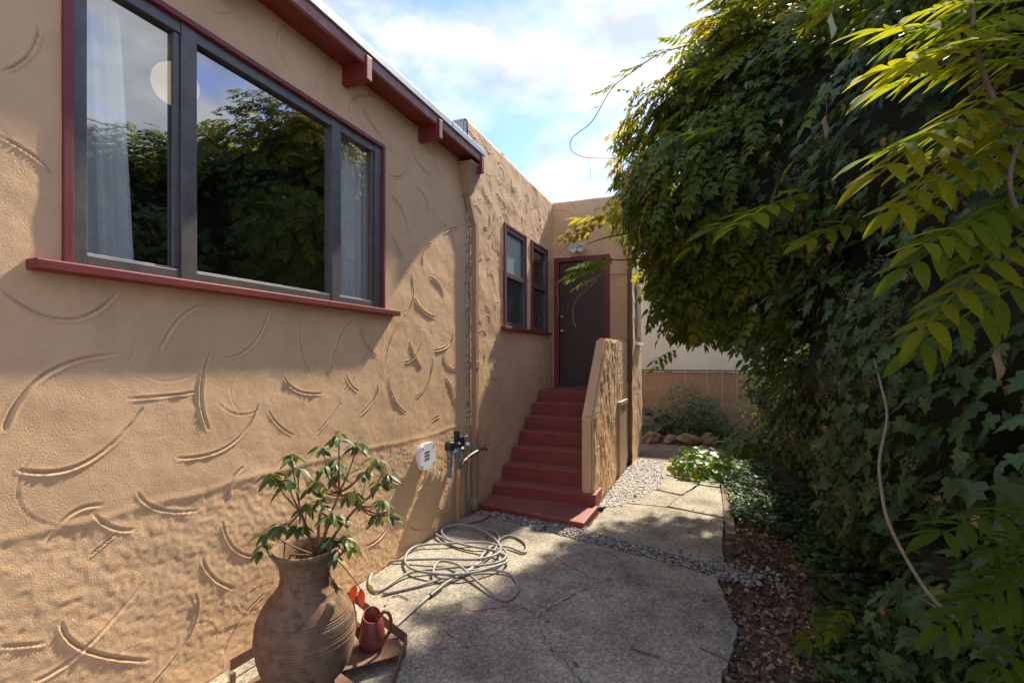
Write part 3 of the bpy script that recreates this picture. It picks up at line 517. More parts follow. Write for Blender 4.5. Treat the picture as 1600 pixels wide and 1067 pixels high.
adopt(obj('outlet', tube(bmesh.new(), smooth_path([(.095,4.135,.44),(.09,4.13,.32),(.085,4.14,.22),(.03,4.08,.18)], 5), .009, 8), TANPAINT, smooth=True), va)
adopt(obj('pipe', tube(bmesh.new(), smooth_path([(.1,4.29,.60),(.1,4.29,.3),(.1,4.29,.04)], 2)+[Vector((.12,4.30,.02)), Vector((.26,4.48,.02)), Vector((.28,4.66,.02))], .017, 10), TANPAINT, smooth=True), va)
adopt(obj('pipe', tube(bmesh.new(), [(.085,4.56,.62),(.085,4.56,.02)], .016, 10), TANPAINT, smooth=True), va)
# curtains and lamp in the room
def curtain(label, y0, y1b, y1t, x, seed):
    n, mz = 90, 24; r = random.Random(seed); U, V = np.meshgrid(np.linspace(0, 1, n), np.linspace(0, 1, mz), indexing='ij'); wd = y1t+(y1b-y1t)*(1-V)**.8-y0
    Y = y0+U*wd; X = x+.022*np.sin(U*42+.6*np.sin(V*2))+.012*np.sin(U*91+seed)
    o = mesh_np('curtain', np.stack([X, Y, 1.6+V*1.95], -1).reshape(-1,3), gridfaces(n, mz), CURTAIN, smooth=True)
    md = o.modifiers.new('thickness', 'SOLIDIFY'); md.thickness = .003; return tag(o, label, 'curtain')
curtain('pale sheer curtain gathered behind the left pane of the big window', 1.05, 1.52, 1.42, -.16, 1)
curtain('pale curtain gathered behind the narrow right pane of the big window', 2.80, 3.3, 3.3, -.16, 2)
gm, gt, gb = newmat('lit_globe'); gb.inputs['Base Color'].default_value = (.66,.48,.28,1); gb.inputs['Emission Color'].default_value = (1,.78,.45,1); gb.inputs['Emission Strength'].default_value = .10
gl = empty('pendant_lamp', (-1.2, 2.36, 3.9), 'round warm globe lamp hanging inside behind the big window', 'lamp')
bm = bmesh.new(); bmesh.ops.create_uvsphere(bm, u_segments=32, v_segments=20, radius=.15); bmesh.ops.translate(bm, verts=bm.verts, vec=(-1.2,2.36,3.70)); adopt(obj('globe', bm, gm, smooth=True), gl)
adopt(obj('cord', tube(bmesh.new(), [(-1.2,2.36,3.88),(-1.2,2.36,3.915)], .01, 8), BLACK), gl)

# ------------------------------------------------------------------ hose
hs = empty('garden_hose', (.6, 3.5, 0), 'grey garden hose lying in loose coils on the concrete', 'hose')
def G(px, py, z=.012): 
    d = F_PX*(CH-z)/(py-HY); p = at(px, py, d); return (p.x, p.y, z)
HP = [(612,985,.014),(650,950,.013),(690,915,.02),(735,890,.03),(775,860,.03),(780,835,.03),(745,822,.035),(700,822,.03),(680,832,.03),(720,850,.04),(770,862,.045),(792,875,.04),(770,888,.05),(715,896,.05),(650,890,.04),(632,872,.03),(650,855,.03),(700,850,.035),(760,848,.035),(792,862,.04),(775,880,.04),(700,886,.035),(640,895,.03),(590,922,.015),(576,905,.014),(600,880,.014),(680,872,.045),(750,873,.05),(785,858,.045),(760,832,.045),(720,820,.045),(690,826,.04),(700,842,.03),(740,852,.03),(790,853,.02),(822,862,.014),(818,845,.014),(790,838,.015),(760,860,.03),(740,888,.03),(700,905,.03),(680,895,.03),(688,878,.04),(715,880,.045),(745,905,.03),(785,935,.014),(808,920,.014),(800,898,.014),(765,888,.025),(720,895,.03),(660,915,.014),(600,928,.014)]
adopt(obj('hose', tube(bmesh.new(), smooth_path([G(a+random.uniform(-3,3), b+random.uniform(-2,2), c) for a, b, c in HP], 9), .0105, 10), HOSE, smooth=True), hs)
adopt(obj('coupling', tube(bmesh.new(), [G(672,930,.017), G(690,916,.02)], .017, 10), GREY_METAL), hs)

# ------------------------------------------------------------------ stand, jar, can
sd = empty('metal_stand', (.6, 2.1, 0), 'low rusty flat steel stand with an open frame under the clay jar', 'stand')
def band(p, q, z0, z1, th=.006):
    p, q = Vector((*p, 0)), Vector((*q, 0)); t = (q-p).normalized(); n = Vector((-t.y, t.x, 0))*th/2; bm = bmesh.new()
    prism(bm, [(p+n)[:2], (q+n)[:2], (q-n)[:2], (p-n)[:2]], z0, z1); return bm
C4 = [(.19,2.62),(.84,2.33),(1.02,1.93),(.42,1.55),(.12,1.78)]
for a, b in zip(C4, C4[1:]+C4[:1]): adopt(obj('side_band', band(a, b, .055, .115), RUST), sd)
bm = prism(bmesh.new(), [(.48,2.10),(.60,1.92),(.88,2.24),(.76,2.36)], .058, .064); adopt(obj('shelf_plate', bm, RUST), sd)
bm = prism(bmesh.new(), [(.28,1.62),(.84,1.62),(.84,1.94),(.28,2.10)], .050, .056); adopt(obj('base_plate', bm, RUST), sd)
for x, y in ((.83,2.31),(1.0,1.93),(.42,1.57),(.14,1.78),(.2,2.6)): boxo('leg', (x-.012,x+.012,y-.012,y+.012,0,.055), RUST, sd)
JX, JY, JZ = .56, 1.86, .058
jar = empty('clay_jar', (JX, JY, JZ), 'large weathered brown clay jar with ribbed belly and flared rim', 'jar')
ctrl = [(0,.115),(.03,.15),(.09,.20),(.17,.225),(.27,.240),(.35,.229),(.41,.198),(.455,.165),(.49,.132),(.53,.117),(.595,.118),(.63,.132),(.655,.150),(.668,.165)]
zz = np.linspace(0, .668, 280); rr = np.interp(zz, [c[0] for c in ctrl], [c[1] for c in ctrl]); k_ = np.ones(17)/17; rp_ = np.convolve(np.pad(rr, 8, 'edge'), k_, 'valid')
rp_ += np.where(zz < .265, .0030*np.sin(zz*2*math.pi/.0165), 0)
for z0 in (.285,.297,.352,.362,.373,.455,.463,.545,.553): rp_ -= .006*np.exp(-((zz-z0)/.003)**2)
prof = list(zip(rp_.tolist(), zz.tolist()))+[(.168,.678),(.163,.686),(.150,.686),(.140,.675),(.118,.62),(.106,.57)]
bm = lathe(bmesh.new(), prof, 72)
for v in bm.verts: v.co.x *= 1+.012*math.sin(v.co.z*11); v.co.y += .004*math.sin(v.co.z*9)
adopt_o = obj('body', bm, CLAY, jar, smooth=True)
obj('soil', lathe(bmesh.new(), [(.105,.56),(.108,.585),(.06,.592),(.01,.595)], 24), SOIL, jar)
bm = tube(bmesh.new(), [(.15,-.03,.38),(.195,-.045,.425),(.21,-.05,.465)], [.03,.024,.020], 10); obj('handle_stub', bm, CLAY, jar, smooth=True)
bm = tube(bmesh.new(), [(-.14,.14,.40),(-.17,.165,.425),(-.185,.175,.45)], [.03,.028,.022], 10); obj('handle_stub', bm, CLAY, jar, smooth=True)
can = empty('watering_can', (.675, 2.23, .066), 'small red watering can on the rusty stand beside the clay jar', 'watering can')
bm = lathe(bmesh.new(), [(.055,0),(.064,.008),(.068,.05),(.060,.11),(.050,.155),(.046,.17),(.042,.168),(.050,.10),(.055,.02)], 28)
for v in bm.verts: v.co.z -= max(0, v.co.z-.1)*.35*(-v.co.y/.05+.2)
obj('body', bm, REDCAN, can, smooth=True)
can.scale = (1.08,)*3; can.rotation_euler = (0, 0, .75)
obj('handle', tube(bmesh.new(), smooth_path([(.02,-.04,.15),(.055,-.055,.195),(.085,-.05,.17),(.092,-.04,.10),(.066,-.03,.04)], 6), .009, 10), REDCAN, can, smooth=True)
obj('spout', tube(bmesh.new(), smooth_path([(-.055,.02,.05),(-.085,.03,.11),(-.092,.035,.19),(-.10,.04,.25)], 5), [.02]*5+[.016]*5+[.012]*5+[.012], 10), REDCAN, can, smooth=True)

# ------------------------------------------------------------------ leaves: templates and builders
def grid_leaf(n, wf, fold, droop):       # a leaf along +y with midrib; rows of three points
    V = []; F = []
    for i in range(n+1):
        t = i/n; w_ = wf(t); z = -droop*t*t
        V += [(-w_, t, z+fold*w_), (0, t, z), (w_, t, z+fold*w_)]
    for i in range(n):
        a = 3*i; F += [(a,a+1,a+4),(a,a+4,a+3),(a+1,a+2,a+5),(a+1,a+5,a+4)]
    return np.array(V), np.array(F)
oval = lambda w_: (lambda t: w_*math.sin(math.pi*min(1, t**.8))**.8 if 0 < t < 1 else 0.0)
def quick_leaf(w_, fold): return np.array([(0,0,0),(-w_,.38,fold),(0,.42,0),(w_,.38,fold),(0,1,-.10)]), np.array([(0,2,1),(0,3,2),(1,2,4),(2,3,4)])
half = [(.10,-.10),(.34,-.16),(.52,.08),(.34,.26),(.50,.52),(.22,.56)]
IV = [(0,0,0)]+[(x,y,-.03-.08*abs(x)) for x, y in half]+[(0,1,-.08)]+[(-x,y,-.03-.08*abs(x)) for x, y in half[::-1]]+[(0,.36,.04)]
IVY_V = np.array(IV)*np.array([1,1,1]); nI = len(IV)-1; IVY_F = np.array([(nI, (i+1) % nI, i) for i in range(nI)])[:, ::-1]
def compound(leaf, n_pairs, ll, seed, curl=.25):
    r = random.Random(seed); LV, LF = leaf; V = []; F = []; 
    def add(p, ang, s, tilt):
        c_, s_ = math.cos(ang), math.sin(ang); b = len(V)
        for x, y, z in LV: V.append((p[0]+(x*c_+y*s_)*s, p[1]+(-x*s_+y*c_)*s, p[2]+z*s-abs(y)*s*tilt))
        F.extend([tuple(b+i for i in f) for f in LF])
    for k in range(n_pairs):
        t = .18+.76*k/(n_pairs-1); p0 = (0, t, -curl*t*t)
        for sg in (-1, 1): add(p0, sg*(1.15-.35*t+r.uniform(-.15,.15)), ll*(1-.25*abs(t-.5))*r.uniform(.85,1.1), r.uniform(.05,.4))
    add((0,1,-curl), r.uniform(-.2,.2), ll*1.05, .2)
    b = len(V); w_ = .008
    for k in range(5): t = k/4; V += [(-w_, t, -curl*t*t), (w_, t, -curl*t*t)]
    for k in range(4): F += [(b+2*k, b+2*k+1, b+2*k+3), (b+2*k, b+2*k+3, b+2*k+2)]
    return np.array(V), np.array(F)
def frames(nrm, tip):
    nrm = nrm/np.linalg.norm(nrm, axis=1, keepdims=True); tip = tip-(tip*nrm).sum(1, keepdims=True)*nrm; tip /= np.linalg.norm(tip, axis=1, keepdims=True)+1e-9
    return np.stack([np.cross(tip, nrm), tip, nrm], -1)
def leaf_mass(name, tmpls, P, Fr, S_, tint, mat, parent=None):
    Vs, Fs, Ts, off = [], [], [], 0; idx = rng.integers(0, len(tmpls), len(P))
    for i, (V, F) in enumerate(tmpls):
        k = idx == i; n = k.sum()
        if not n: continue
        W = np.einsum('nij,vj->nvi', Fr[k], V)*S_[k][:,None,None]+P[k][:,None]
        Vs.append(W.reshape(-1,3)); Fs.append((F[None]+(np.arange(n)*len(V))[:,None,None]).reshape(-1,3)+off); off += n*len(V)
        Ts.append(np.repeat(tint[k], len(V)))
    return mesh_np(name, np.concatenate(Vs), np.concatenate(Fs), mat, parent, np.concatenate(Ts))
def leaf_meshes(name, tmpls, tints, mat, smooth=False):
    res = []
    for i, (V, F) in enumerate(tmpls):
        for tv in tints:
            o = mesh_np(name, V, F, mat, None, np.full(len(V), tv), smooth); me = o.data; bpy.data.objects.remove(o); res.append(me)
    return res
def leaf_obj(name, me, p, fr, s, root):
    o = bpy.data.objects.new(name, me); COL.objects.link(o); M = Matrix([list(map(float, r))+[0] for r in fr]+[[0,0,0,1]])
    M = Matrix.Translation(Vector(p)) @ M @ Matrix.Scale(float(s), 4); o.parent = root; o.matrix_parent_inverse = Matrix.Translation(root.location).inverted(); o.matrix_basis = M
    return o
def rdir(n): v = rng.normal(size=(n,3)); return v/np.linalg.norm(v, axis=1, keepdims=True)

# ------------------------------------------------------------------ shrub in the jar
sh = empty('potted_shrub', (JX, JY, JZ+.57), 'leggy evergreen shrub with oval leaves and reddish stems in the clay jar', 'shrub')
oval_t = [grid_leaf(5, oval(.21), .25, d) for d in (.1, .2, .32)]
sh_me = leaf_meshes('leaf', oval_t, (.1, .35, .55, .62), SHRUBM, True); sh_yel = leaf_meshes('leaf', oval_t[:1], (1.0,), SHRUBM, True)
red_me = leaf_meshes('leaf', oval_t[:1], (.5,), REDLEAF, True)
CL = [(620,80),(500,170),(290,230),(330,310),(150,350),(260,400),(610,260),(620,340),(520,310),(750,150),(880,250),(800,330),(900,410),(960,350),(930,540),(890,640),(960,620),(500,530),(390,560),(560,640),(630,640),(130,740),(85,850),(210,710),(340,700),(560,790),(660,780),(580,900),(700,830),(440,430),(700,480),(480,400)]
base = Vector((JX+.03, JY+.04, JZ+.57)); bmS = bmesh.new(); rs = random.Random(4)
trunks = [at(500,800,2.46), at(530,770,2.42), at(470,800,2.38), at(560,790,2.5)]
for tk in trunks: tube(bmS, smooth_path([base, base.lerp(tk, .5)+Vector((0,0,.03)), tk], 4), [.009]*4+[.007]*4+[.006], 7)
for i, (zx, zy) in enumerate(CL):
    d = 2.44+rs.uniform(-.16,.14); p = at(390+zx/4.444, 660+zy/4.444, d); tk = min(trunks, key=lambda q: (q-p).length+max(0, q.z-p.z)*.4) if zy < 720 else base+Vector((0,0,.06))
    mid = tk.lerp(p, .55)+Vector((0,0,-.02)); tube(bmS, smooth_path([tk, mid, p], 4), [.005]*4+[.0035]*4+[.003], 6)
    n = rs.randint(9, 13); a0 = rs.uniform(0, 6.28)
    for k in range(n):
        a = a0+k*2.4; el = rs.uniform(-.75, .35); dv = np.array([math.cos(a)*math.cos(el), math.sin(a)*math.cos(el), math.sin(el)]); up = np.array([0,0,1.])*1.0+dv*.5+np.array([rs.uniform(-.3,.3),rs.uniform(-.3,.3),0])
        fr_ = frames(up[None], dv[None])[0]; me = rs.choice(sh_me) if rs.random() > .07 else rs.choice(sh_yel); q = p+Vector(dv)*.012+Vector((0,0,rs.uniform(-.03,.01)))
        leaf_obj('leaf', me, q, fr_, rs.uniform(.055,.088), sh)
w_stem = smooth_path([base+Vector((.08,.05,.04)), at(545,895,2.5), at(560,915,2.56), at(565,925,2.6)], 4); tube(bmS, w_stem, .0025, 5)
adopt(obj('stem', bmS, REDSTEM, smooth=True), sh)
for px, py, dv in ((556,912,(-.2,0,-1)), (564,918,(.1,.1,-1)), (575,912,(.6,0,-.6))):
    leaf_obj('leaf', red_me[0] if px < 570 else sh_yel[0], at(px, py, 2.6), frames(np.array([[.4,-1,.3]]), np.array([dv], float))[0], .10 if px < 570 else .055, sh)

# ------------------------------------------------------------------ the hedge of ivy and wisteria
ELL = np.array([  # centre, radii
    (3.72,5.75,3.50, 1.98,1.8,1.66), (2.95,5.7,4.15, 1.12,1.1,1.05), (3.36,6.0,2.60, 1.55,1.3,.92), (4.55,4.9,1.7, 1.55,2.6,1.9), (4.75,3.0,2.1, 1.35,1.8,2.15), (4.5,4.0,3.05, 1.5,1.8,1.3),
    (4.35,6.4,1.0, 1.35,1.2,1.3), (4.9,3.4,.5, 1.75,2.6,.75), (5.6,5.6,3.0, 1.6,2.2,1.75), (5.3,1.2,1.6, 1.2,1.7,1.8), (4.2,8.4,1.0, 1.25,1.6,1.5)])
def inside(P, sc):
    d = ((P[:,None]-ELL[None,:,:3])/(ELL[None,:,3:]*sc))**2; return d.sum(-1)
def hedge_points(n, lo, hi, zmin=.03):
    A = (ELL[:,3]*ELL[:,4]+ELL[:,3]*ELL[:,5]+ELL[:,4]*ELL[:,5]); e = rng.choice(len(ELL), n, p=A/A.sum()); d = rdir(n); c_, r_ = ELL[e,:3], ELL[e,3:]
    nr = d/r_; nr /= np.linalg.norm(nr, axis=1, keepdims=True); base = c_+d*r_
    lum = .16*np.sin(base[:,0]*3.1+base[:,2]*2.3)+.13*np.sin(base[:,1]*4.3+base[:,2]*3.7+1)+.10*np.sin(base[:,2]*6.1+base[:,0]*5+base[:,1]*3)
    P = base+nr*(lum+rng.uniform(lo, hi, n))[:,None]; dd = inside(P, .93); dd[np.arange(n), e] = 9
    k = (dd.min(1) > 1) & (P[:,2] > zmin); back = nr[:,0] > .55; k &= ~(back & (rng.random(n) < .75))
    return P[k], nr[k]
def pixel(P):
    q = P-np.array([CX,0,CH]); xr = q[:,0]*CT+q[:,1]*ST; zf = -q[:,0]*ST+q[:,1]*CT; return 800+F_PX*xr/zf, HY-F_PX*q[:,2]/zf, zf
def pick_front(P, n, cell=26):
    px, py, zf = pixel(P); ok = (px > 880) & (px < 1620) & (py > -20) & (py < 1090) & (zf > .3); g = {}
    for i in np.where(ok)[0]:
        key = (int(px[i]//cell), int(py[i]//cell))
        if key not in g or zf[i] < zf[g[key]]: g[key] = i
    c_ = sorted(g.values(), key=lambda i: zf[i])[:n]; m = np.zeros(len(P), bool); m[c_] = True; return m
ivy = empty('ivy_hedge', (4.3, 4.5, 0), 'tall dark green ivy bank with berries filling the right side of the path', 'hedge')
wis = empty('wisteria_vine', (4.0, 5.6, 0), 'yellow green wisteria sprawling over the ivy top and arching over the path', 'vine')
def is_wist(P):
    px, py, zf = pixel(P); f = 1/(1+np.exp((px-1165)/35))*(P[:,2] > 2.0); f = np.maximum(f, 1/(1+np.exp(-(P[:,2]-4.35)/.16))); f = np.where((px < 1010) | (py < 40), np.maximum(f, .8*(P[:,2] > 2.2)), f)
    return rng.random(len(P)) < f*.82
# ivy
P, nr = hedge_points(78000, -.20, .06); k = ~is_wist(P) | (rng.random(len(P)) < .35); P, nr = P[k], nr[k]; n = len(P)
nrm = nr+np.array([0,0,.55])+.55*rdir(n); tip = np.array([0,0,-1.])+.55*rdir(n)+.35*nr; Fr = frames(nrm, tip); S_ = rng.uniform(.042,.108,n)*np.where(P[:,1] > 5, .85, 1); T = np.clip(rng.normal(.38,.22,n), 0, .75); T = np.where(rng.random(n) < .012, 1, T)
fm = pick_front(P, 300, 24)
leaf_mass('foliage', [(IVY_V, IVY_F), (IVY_V*np.array([.85,1.05,1.6]), IVY_F)], P[~fm], Fr[~fm], S_[~fm], T[~fm], IVY, ivy)['kind'] = 'stuff'
ivy.children[-1].matrix_parent_inverse = Matrix.Translation(ivy.location).inverted()
ivy_me = leaf_meshes('leaf', [(IVY_V, IVY_F), (IVY_V*np.array([.9,1.1,1.8]), IVY_F)], (.1,.3,.45,.62), IVY)
for i in np.where(fm)[0]: leaf_obj('leaf', random.choice(ivy_me), P[i], Fr[i], S_[i]*1.1, ivy)
P2, nr2 = hedge_points(2600, -.05, .06); m2 = len(P2); o = leaf_mass('dead_leaves', [grid_leaf(3, oval(.3), .7, .5), (IVY_V*np.array([.8,1,4]), IVY_F)], P2, frames(nr2+.9*rdir(m2), np.array([0,0,-1.])+.6*rdir(m2)), rng.uniform(.04,.085,m2), np.clip(rng.normal(.5,.3,m2), 0, 1), DRYLEAF); o['kind'] = 'stuff'; adopt(o, ivy)
# wisteria
small = [compound(quick_leaf(.30, .06), 4, .42, s, .22) for s in range(4)]
P, nr = hedge_points(62000, -.18, .14, .8); k = is_wist(P); P, nr = P[k], nr[k]; n = len(P)
outv = .7*nr+np.array([-.2,-.1,-.30])+.7*rdir(n); up = np.array([0,0,.75])+.95*nr+.45*rdir(n); Fr = frames(up, outv); S_ = rng.uniform(.15,.26,n)
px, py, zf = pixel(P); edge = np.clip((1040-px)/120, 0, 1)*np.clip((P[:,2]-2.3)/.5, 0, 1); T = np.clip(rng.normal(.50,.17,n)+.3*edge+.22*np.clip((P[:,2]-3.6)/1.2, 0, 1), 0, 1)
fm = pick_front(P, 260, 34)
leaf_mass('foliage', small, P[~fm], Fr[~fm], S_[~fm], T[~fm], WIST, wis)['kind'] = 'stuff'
wis.children[-1].matrix_parent_inverse = Matrix.Translation(wis.location).inverted()
wi_me = leaf_meshes('leaf', small, (.35,.55,.7), WIST); wi_y = leaf_meshes('leaf', small, (.85,), WIST)
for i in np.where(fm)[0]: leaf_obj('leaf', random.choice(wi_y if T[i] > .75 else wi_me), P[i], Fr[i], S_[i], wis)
print('hedge', n)
# solid core for the stems, coloured dark to paint the shade inside the hedge
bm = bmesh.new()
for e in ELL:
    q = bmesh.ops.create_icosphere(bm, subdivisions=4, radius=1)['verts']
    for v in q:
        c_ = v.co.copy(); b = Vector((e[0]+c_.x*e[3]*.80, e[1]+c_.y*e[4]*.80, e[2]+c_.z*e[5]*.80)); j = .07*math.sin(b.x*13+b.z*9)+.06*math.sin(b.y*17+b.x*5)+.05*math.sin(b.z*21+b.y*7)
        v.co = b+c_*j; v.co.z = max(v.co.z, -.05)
adopt(obj('dark_core', bm, pmat('core_shade', (.035,.045,.020), (.024,.024,.016), 30, .95, .03, 30), smooth=True), ivy)
# stems, berries, pods
def stem(root, name, pts, r0, r1, mat, n=6):
    p = smooth_path(pts, n); adopt(obj(name, tube(bmesh.new(), p, [r0+(r1-r0)*i/(len(p)-1) for i in range(len(p))], 7), mat, smooth=True), root)
stem(wis, 'long_stem', [at(1366,560,2.5), at(1376,600,2.4), at(1386,650,2.3), at(1374,720,2.2), at(1378,770,2.15), at(1388,815,2.08), at(1416,872,2.0), at(1452,928,1.92), at(1488,962,1.86), at(1530,990,1.84)], .0055, .0085, PALESTEM)
stem(wis, 'twig', [at(1440,935,1.9), at(1470,952,1.88), at(1500,970,1.86)], .002, .003, PALESTEM)
stem(wis, 'runner', [at(1080,70,4.9), at(1030,85,4.9), at(985,115,4.9), at(955,140,4.9), at(925,190,4.9), at(895,215,4.9), at(893,235,4.9), at(915,246,4.9), at(962,248,4.9)], .006, .003, BARK)
stem(wis, 'runner', [at(918,246,4.9), at(922,262,4.9), at(923,280,4.9)], .002, .0015, BARK)
stem(wis, 'tendril', [at(945,420,5.2), at(920,450,5.2), at(905,462,5.2), at(896,480,5.2), at(896,500,5.2), at(900,512,5.2)], .004, .003, PALESTEM)
stem(wis, 'tendril', [at(905,412,5.2), at(882,432,5.2), at(871,450,5.2), at(873,480,5.2), at(870,498,5.2)], .0035, .002, PALESTEM)
stem(wis, 'tendril', [at(890,402,5.2), at(862,404,5.2), at(851,412,5.2), at(850,435,5.2)], .0035, .002, PALESTEM)
stem(wis, 'arching_branch', [at(1080,330,5.3), at(1000,360,5.25), at(945,372,5.2), at(900,388,5.2)], .015, .004, BARK)
stem(wis, 'arching_branch', [at(1060,390,5.3), at(990,405,5.25), at(930,408,5.2), at(890,425,5.2)], .012, .004, BARK)
for px, py, d in ((1560,540,1.5),(1300,20,2.0),(1050,230,4.3),(1062,245,4.3),(1040,210,4.4),(1000,360,4.5),(1290,180,2.6),(1122,260,4.0)):
    p = at(px, py, d); l = .11 if d < 2.1 else .13; hero = px == 1300
    prof = [(.001,0),(.004,-.01),(.012,-.03),(.010,-.05),(.013,-.07),(.009,-.09),(.003,-.105),(.001,-.11)]
    bm = lathe(bmesh.new(), prof[::-1], 12)
    for v in bm.verts: v.co.y *= .45; v.co.x += .006*math.sin(v.co.z*60); v.co *= l/.11
    bmesh.ops.translate(bm, verts=bm.verts, vec=p); adopt(obj('seed_pod', bm, PODGREEN if hero else POD, smooth=True), wis)
    stem(wis, 'pod_stalk', [p+Vector((0,0,.10)), p+Vector((.005,0,.04)), p], .002, .002, BARK, 3)
Vb, Fb = [], []; rb = np.random.default_rng(5)
for i in range(26):
    d = rb.normal(size=3); d /= np.linalg.norm(d); d[2] = abs(d[2])*.8; p = d*rb.uniform(.03,.05); b = len(Vb); Vb += [tuple(p+v*.0055) for v in ICO_V]; Fb += [tuple(b+i_ for i_ in f) for f in ICO_F]
    b = len(Vb); a = np.cross(d, [0,0,1.])*.05; Vb += [(0,0,-.02), tuple(p+a*.02), tuple(p-a*.02)]; Fb += [(b,b+1,b+2)]
o = mesh_np('berry_cluster', np.array(Vb), np.array(Fb), BERRY, smooth=True); bme = o.data; bpy.data.objects.remove(o)
P, nr = hedge_points(9000, .02, .07, .8); px, py, zf = pixel(P); k = (px > 1130) & (px < 1600) & (py > 60) & (py < 800) & (zf < 5) & (nr[:,0]*-CT+nr[:,1]*-1 > .3); idx = np.where(k)[0]; rng.shuffle(idx)
for i in idx[:75]: leaf_obj('berry_cluster', bme, P[i], frames(nr[i:i+1]+.3*rdir(1), rdir(1))[0], rng.uniform(.9,1.5), ivy)

# bright sprays standing out of the mass, and the near wisteria branches
mid_t = [compound(grid_leaf(4, oval(.20), .22, .18), 5, .34, 30+s, .22) for s in range(4)]; br_me = leaf_meshes('leaf', mid_t, (.3,.55,.8), WISTB, True); or_me = leaf_meshes('leaf', mid_t, (.85,1.0), WIST, True)
def spray(root, x0, y0, x1, y1, d0, d1, meshes, s=None, upv=(0,-.25,1), nm='leaf'):
    a, b = at(x0, y0, d0), at(x1, y1, d1); v = b-a; l = v.length; up = np.array(upv)+rng.normal(size=3)*.18
    return leaf_obj(nm, random.choice(meshes), a, frames(up[None], np.array(v)[None])[0], s or l, root)
for a in ((1290,300,1130,300,3.2,3.1),(1265,300,1150,330,3.2,3.0),(1250,300,1240,240,3.2,3.1),(1280,290,1290,250,3.2,3.1),(1380,330,1270,352,3.0,2.9),(1370,300,1330,285,3.0,2.9),(1350,350,1300,370,3.,2.9),(1180,200,1090,210,4,3.9),(1140,290,1060,310,4.3,4.2),(1190,320,1080,335,4.2,4.1),(1120,240,1050,260,4.4,4.3),(1100,330,1030,350,4.6,4.5),(1160,110,1090,130,4.4,4.3),(1330,955,1275,940,2.7,2.6),(1320,960,1315,985,2.7,2.6),(1330,950,1320,925,2.7,2.6),(1060,545,1022,535,4.6,4.5),(1060,550,1030,520,4.6,4.5)): spray(wis, *a, br_me)
for a in ((950,350,890,372),(935,360,884,385),(925,368,882,378),(960,335,905,368),(975,325,930,345),(965,345,915,375),(990,310,945,335),(930,352,900,385)): spray(wis, *a, 5.25, 5.15, or_me)
for a in ((950,405,900,408),(940,410,886,415),(945,420,895,428),(930,415,905,435),(960,400,920,395),(935,432,900,440),(960,410,930,425)): spray(wis, *a, 5.25, 5.15, br_me)
for a in ((1030,86,1015,65),(1010,98,990,75),(1000,105,975,100),(985,116,965,95),(965,132,945,105),(955,140,930,130),(960,140,985,150),(940,165,930,155),(1050,80,1035,30),(1080,60,1060,20),(1070,68,1040,55)): spray(wis, *a, 4.9, 4.85, br_me if random.random() < .5 else wi_me)
near_t = [compound(grid_leaf(7, oval(.16), .3, .24), 7, .24, 60+s, .2) for s in range(4)]; nr_me = leaf_meshes('leaf', near_t, (.55,.75,.9,1.0), WISTB, True); nd_me = leaf_meshes('leaf', near_t, (.1,.3), WISTB, True)
nb = empty('wisteria_branch', tuple(at(1640,200,1.15)), 'bright yellow green wisteria branch hanging close at the upper right', 'branch')
stem(nb, 'branch_stem', [at(1522,-60,1.25), at(1520,30,1.22), at(1535,110,1.2), at(1570,185,1.2), at(1620,190,1.2), at(1700,150,1.2)], .005, .008, BARK)
stem(nb, 'branch_stem', [at(1620,170,1.2), at(1580,260,1.2), at(1590,330,1.2), at(1640,370,1.2)], .005, .006, BARK)
for a in ((1560,10,1440,-10,1.3,1.2),(1600,40,1395,100,1.3,1.15),(1590,80,1400,160,1.25,1.1),(1600,130,1380,185,1.25,1.12),(1590,180,1375,240,1.25,1.15),(1620,210,1420,225,1.3,1.2),(1600,60,1480,40,1.4,1.3),(1640,20,1520,60,1.2,1.15),(1640,290,1430,330,1.25,1.15),(1610,330,1440,385,1.3,1.2),(1620,350,1430,430,1.35,1.25),(1640,420,1450,495,1.5,1.4),(1600,0,1410,40,1.35,1.25),(1580,60,1370,80,1.4,1.3),(1610,100,1390,130,1.4,1.3),(1600,150,1400,210,1.4,1.3),(1560,-10,1400,30,1.4,1.35),(1620,180,1440,270,1.35,1.3),(1640,120,1480,180,1.2,1.15),(1600,20,1460,80,1.25,1.2),(1610,230,1450,250,1.45,1.35),(1630,10,1530,20,1.3,1.25),(1620,90,1520,160,1.35,1.3),(1640,250,1520,240,1.3,1.25),(1620,260,1500,290,1.3,1.2),(1600,100,1500,130,1.45,1.4),(1650,150,1560,240,1.3,1.2),(1640,330,1540,420,1.4,1.3),(1570,-20,1490,60,1.5,1.4),(1650,60,1570,120,1.3,1.2)): spray(nb, *a, nr_me)
lb = empty('low_wisteria_branch', tuple(at(1660,880,1.2)), 'dull green wisteria shoot reaching in low at the right edge', 'branch')
stem(lb, 'branch_stem', [at(1700,1100,1.35), at(1660,950,1.3), at(1640,850,1.3), at(1660,760,1.3)], .006, .004, BARK)
for a in ((1660,790,1470,802,1.35,1.25),(1650,830,1520,880,1.35,1.25),(1650,880,1500,930,1.4,1.3),(1650,940,1540,985,1.4,1.3),(1660,820,1560,830,1.3,1.25),(1670,1000,1570,1020,1.4,1.3)): spray(lb, *a, nd_me)

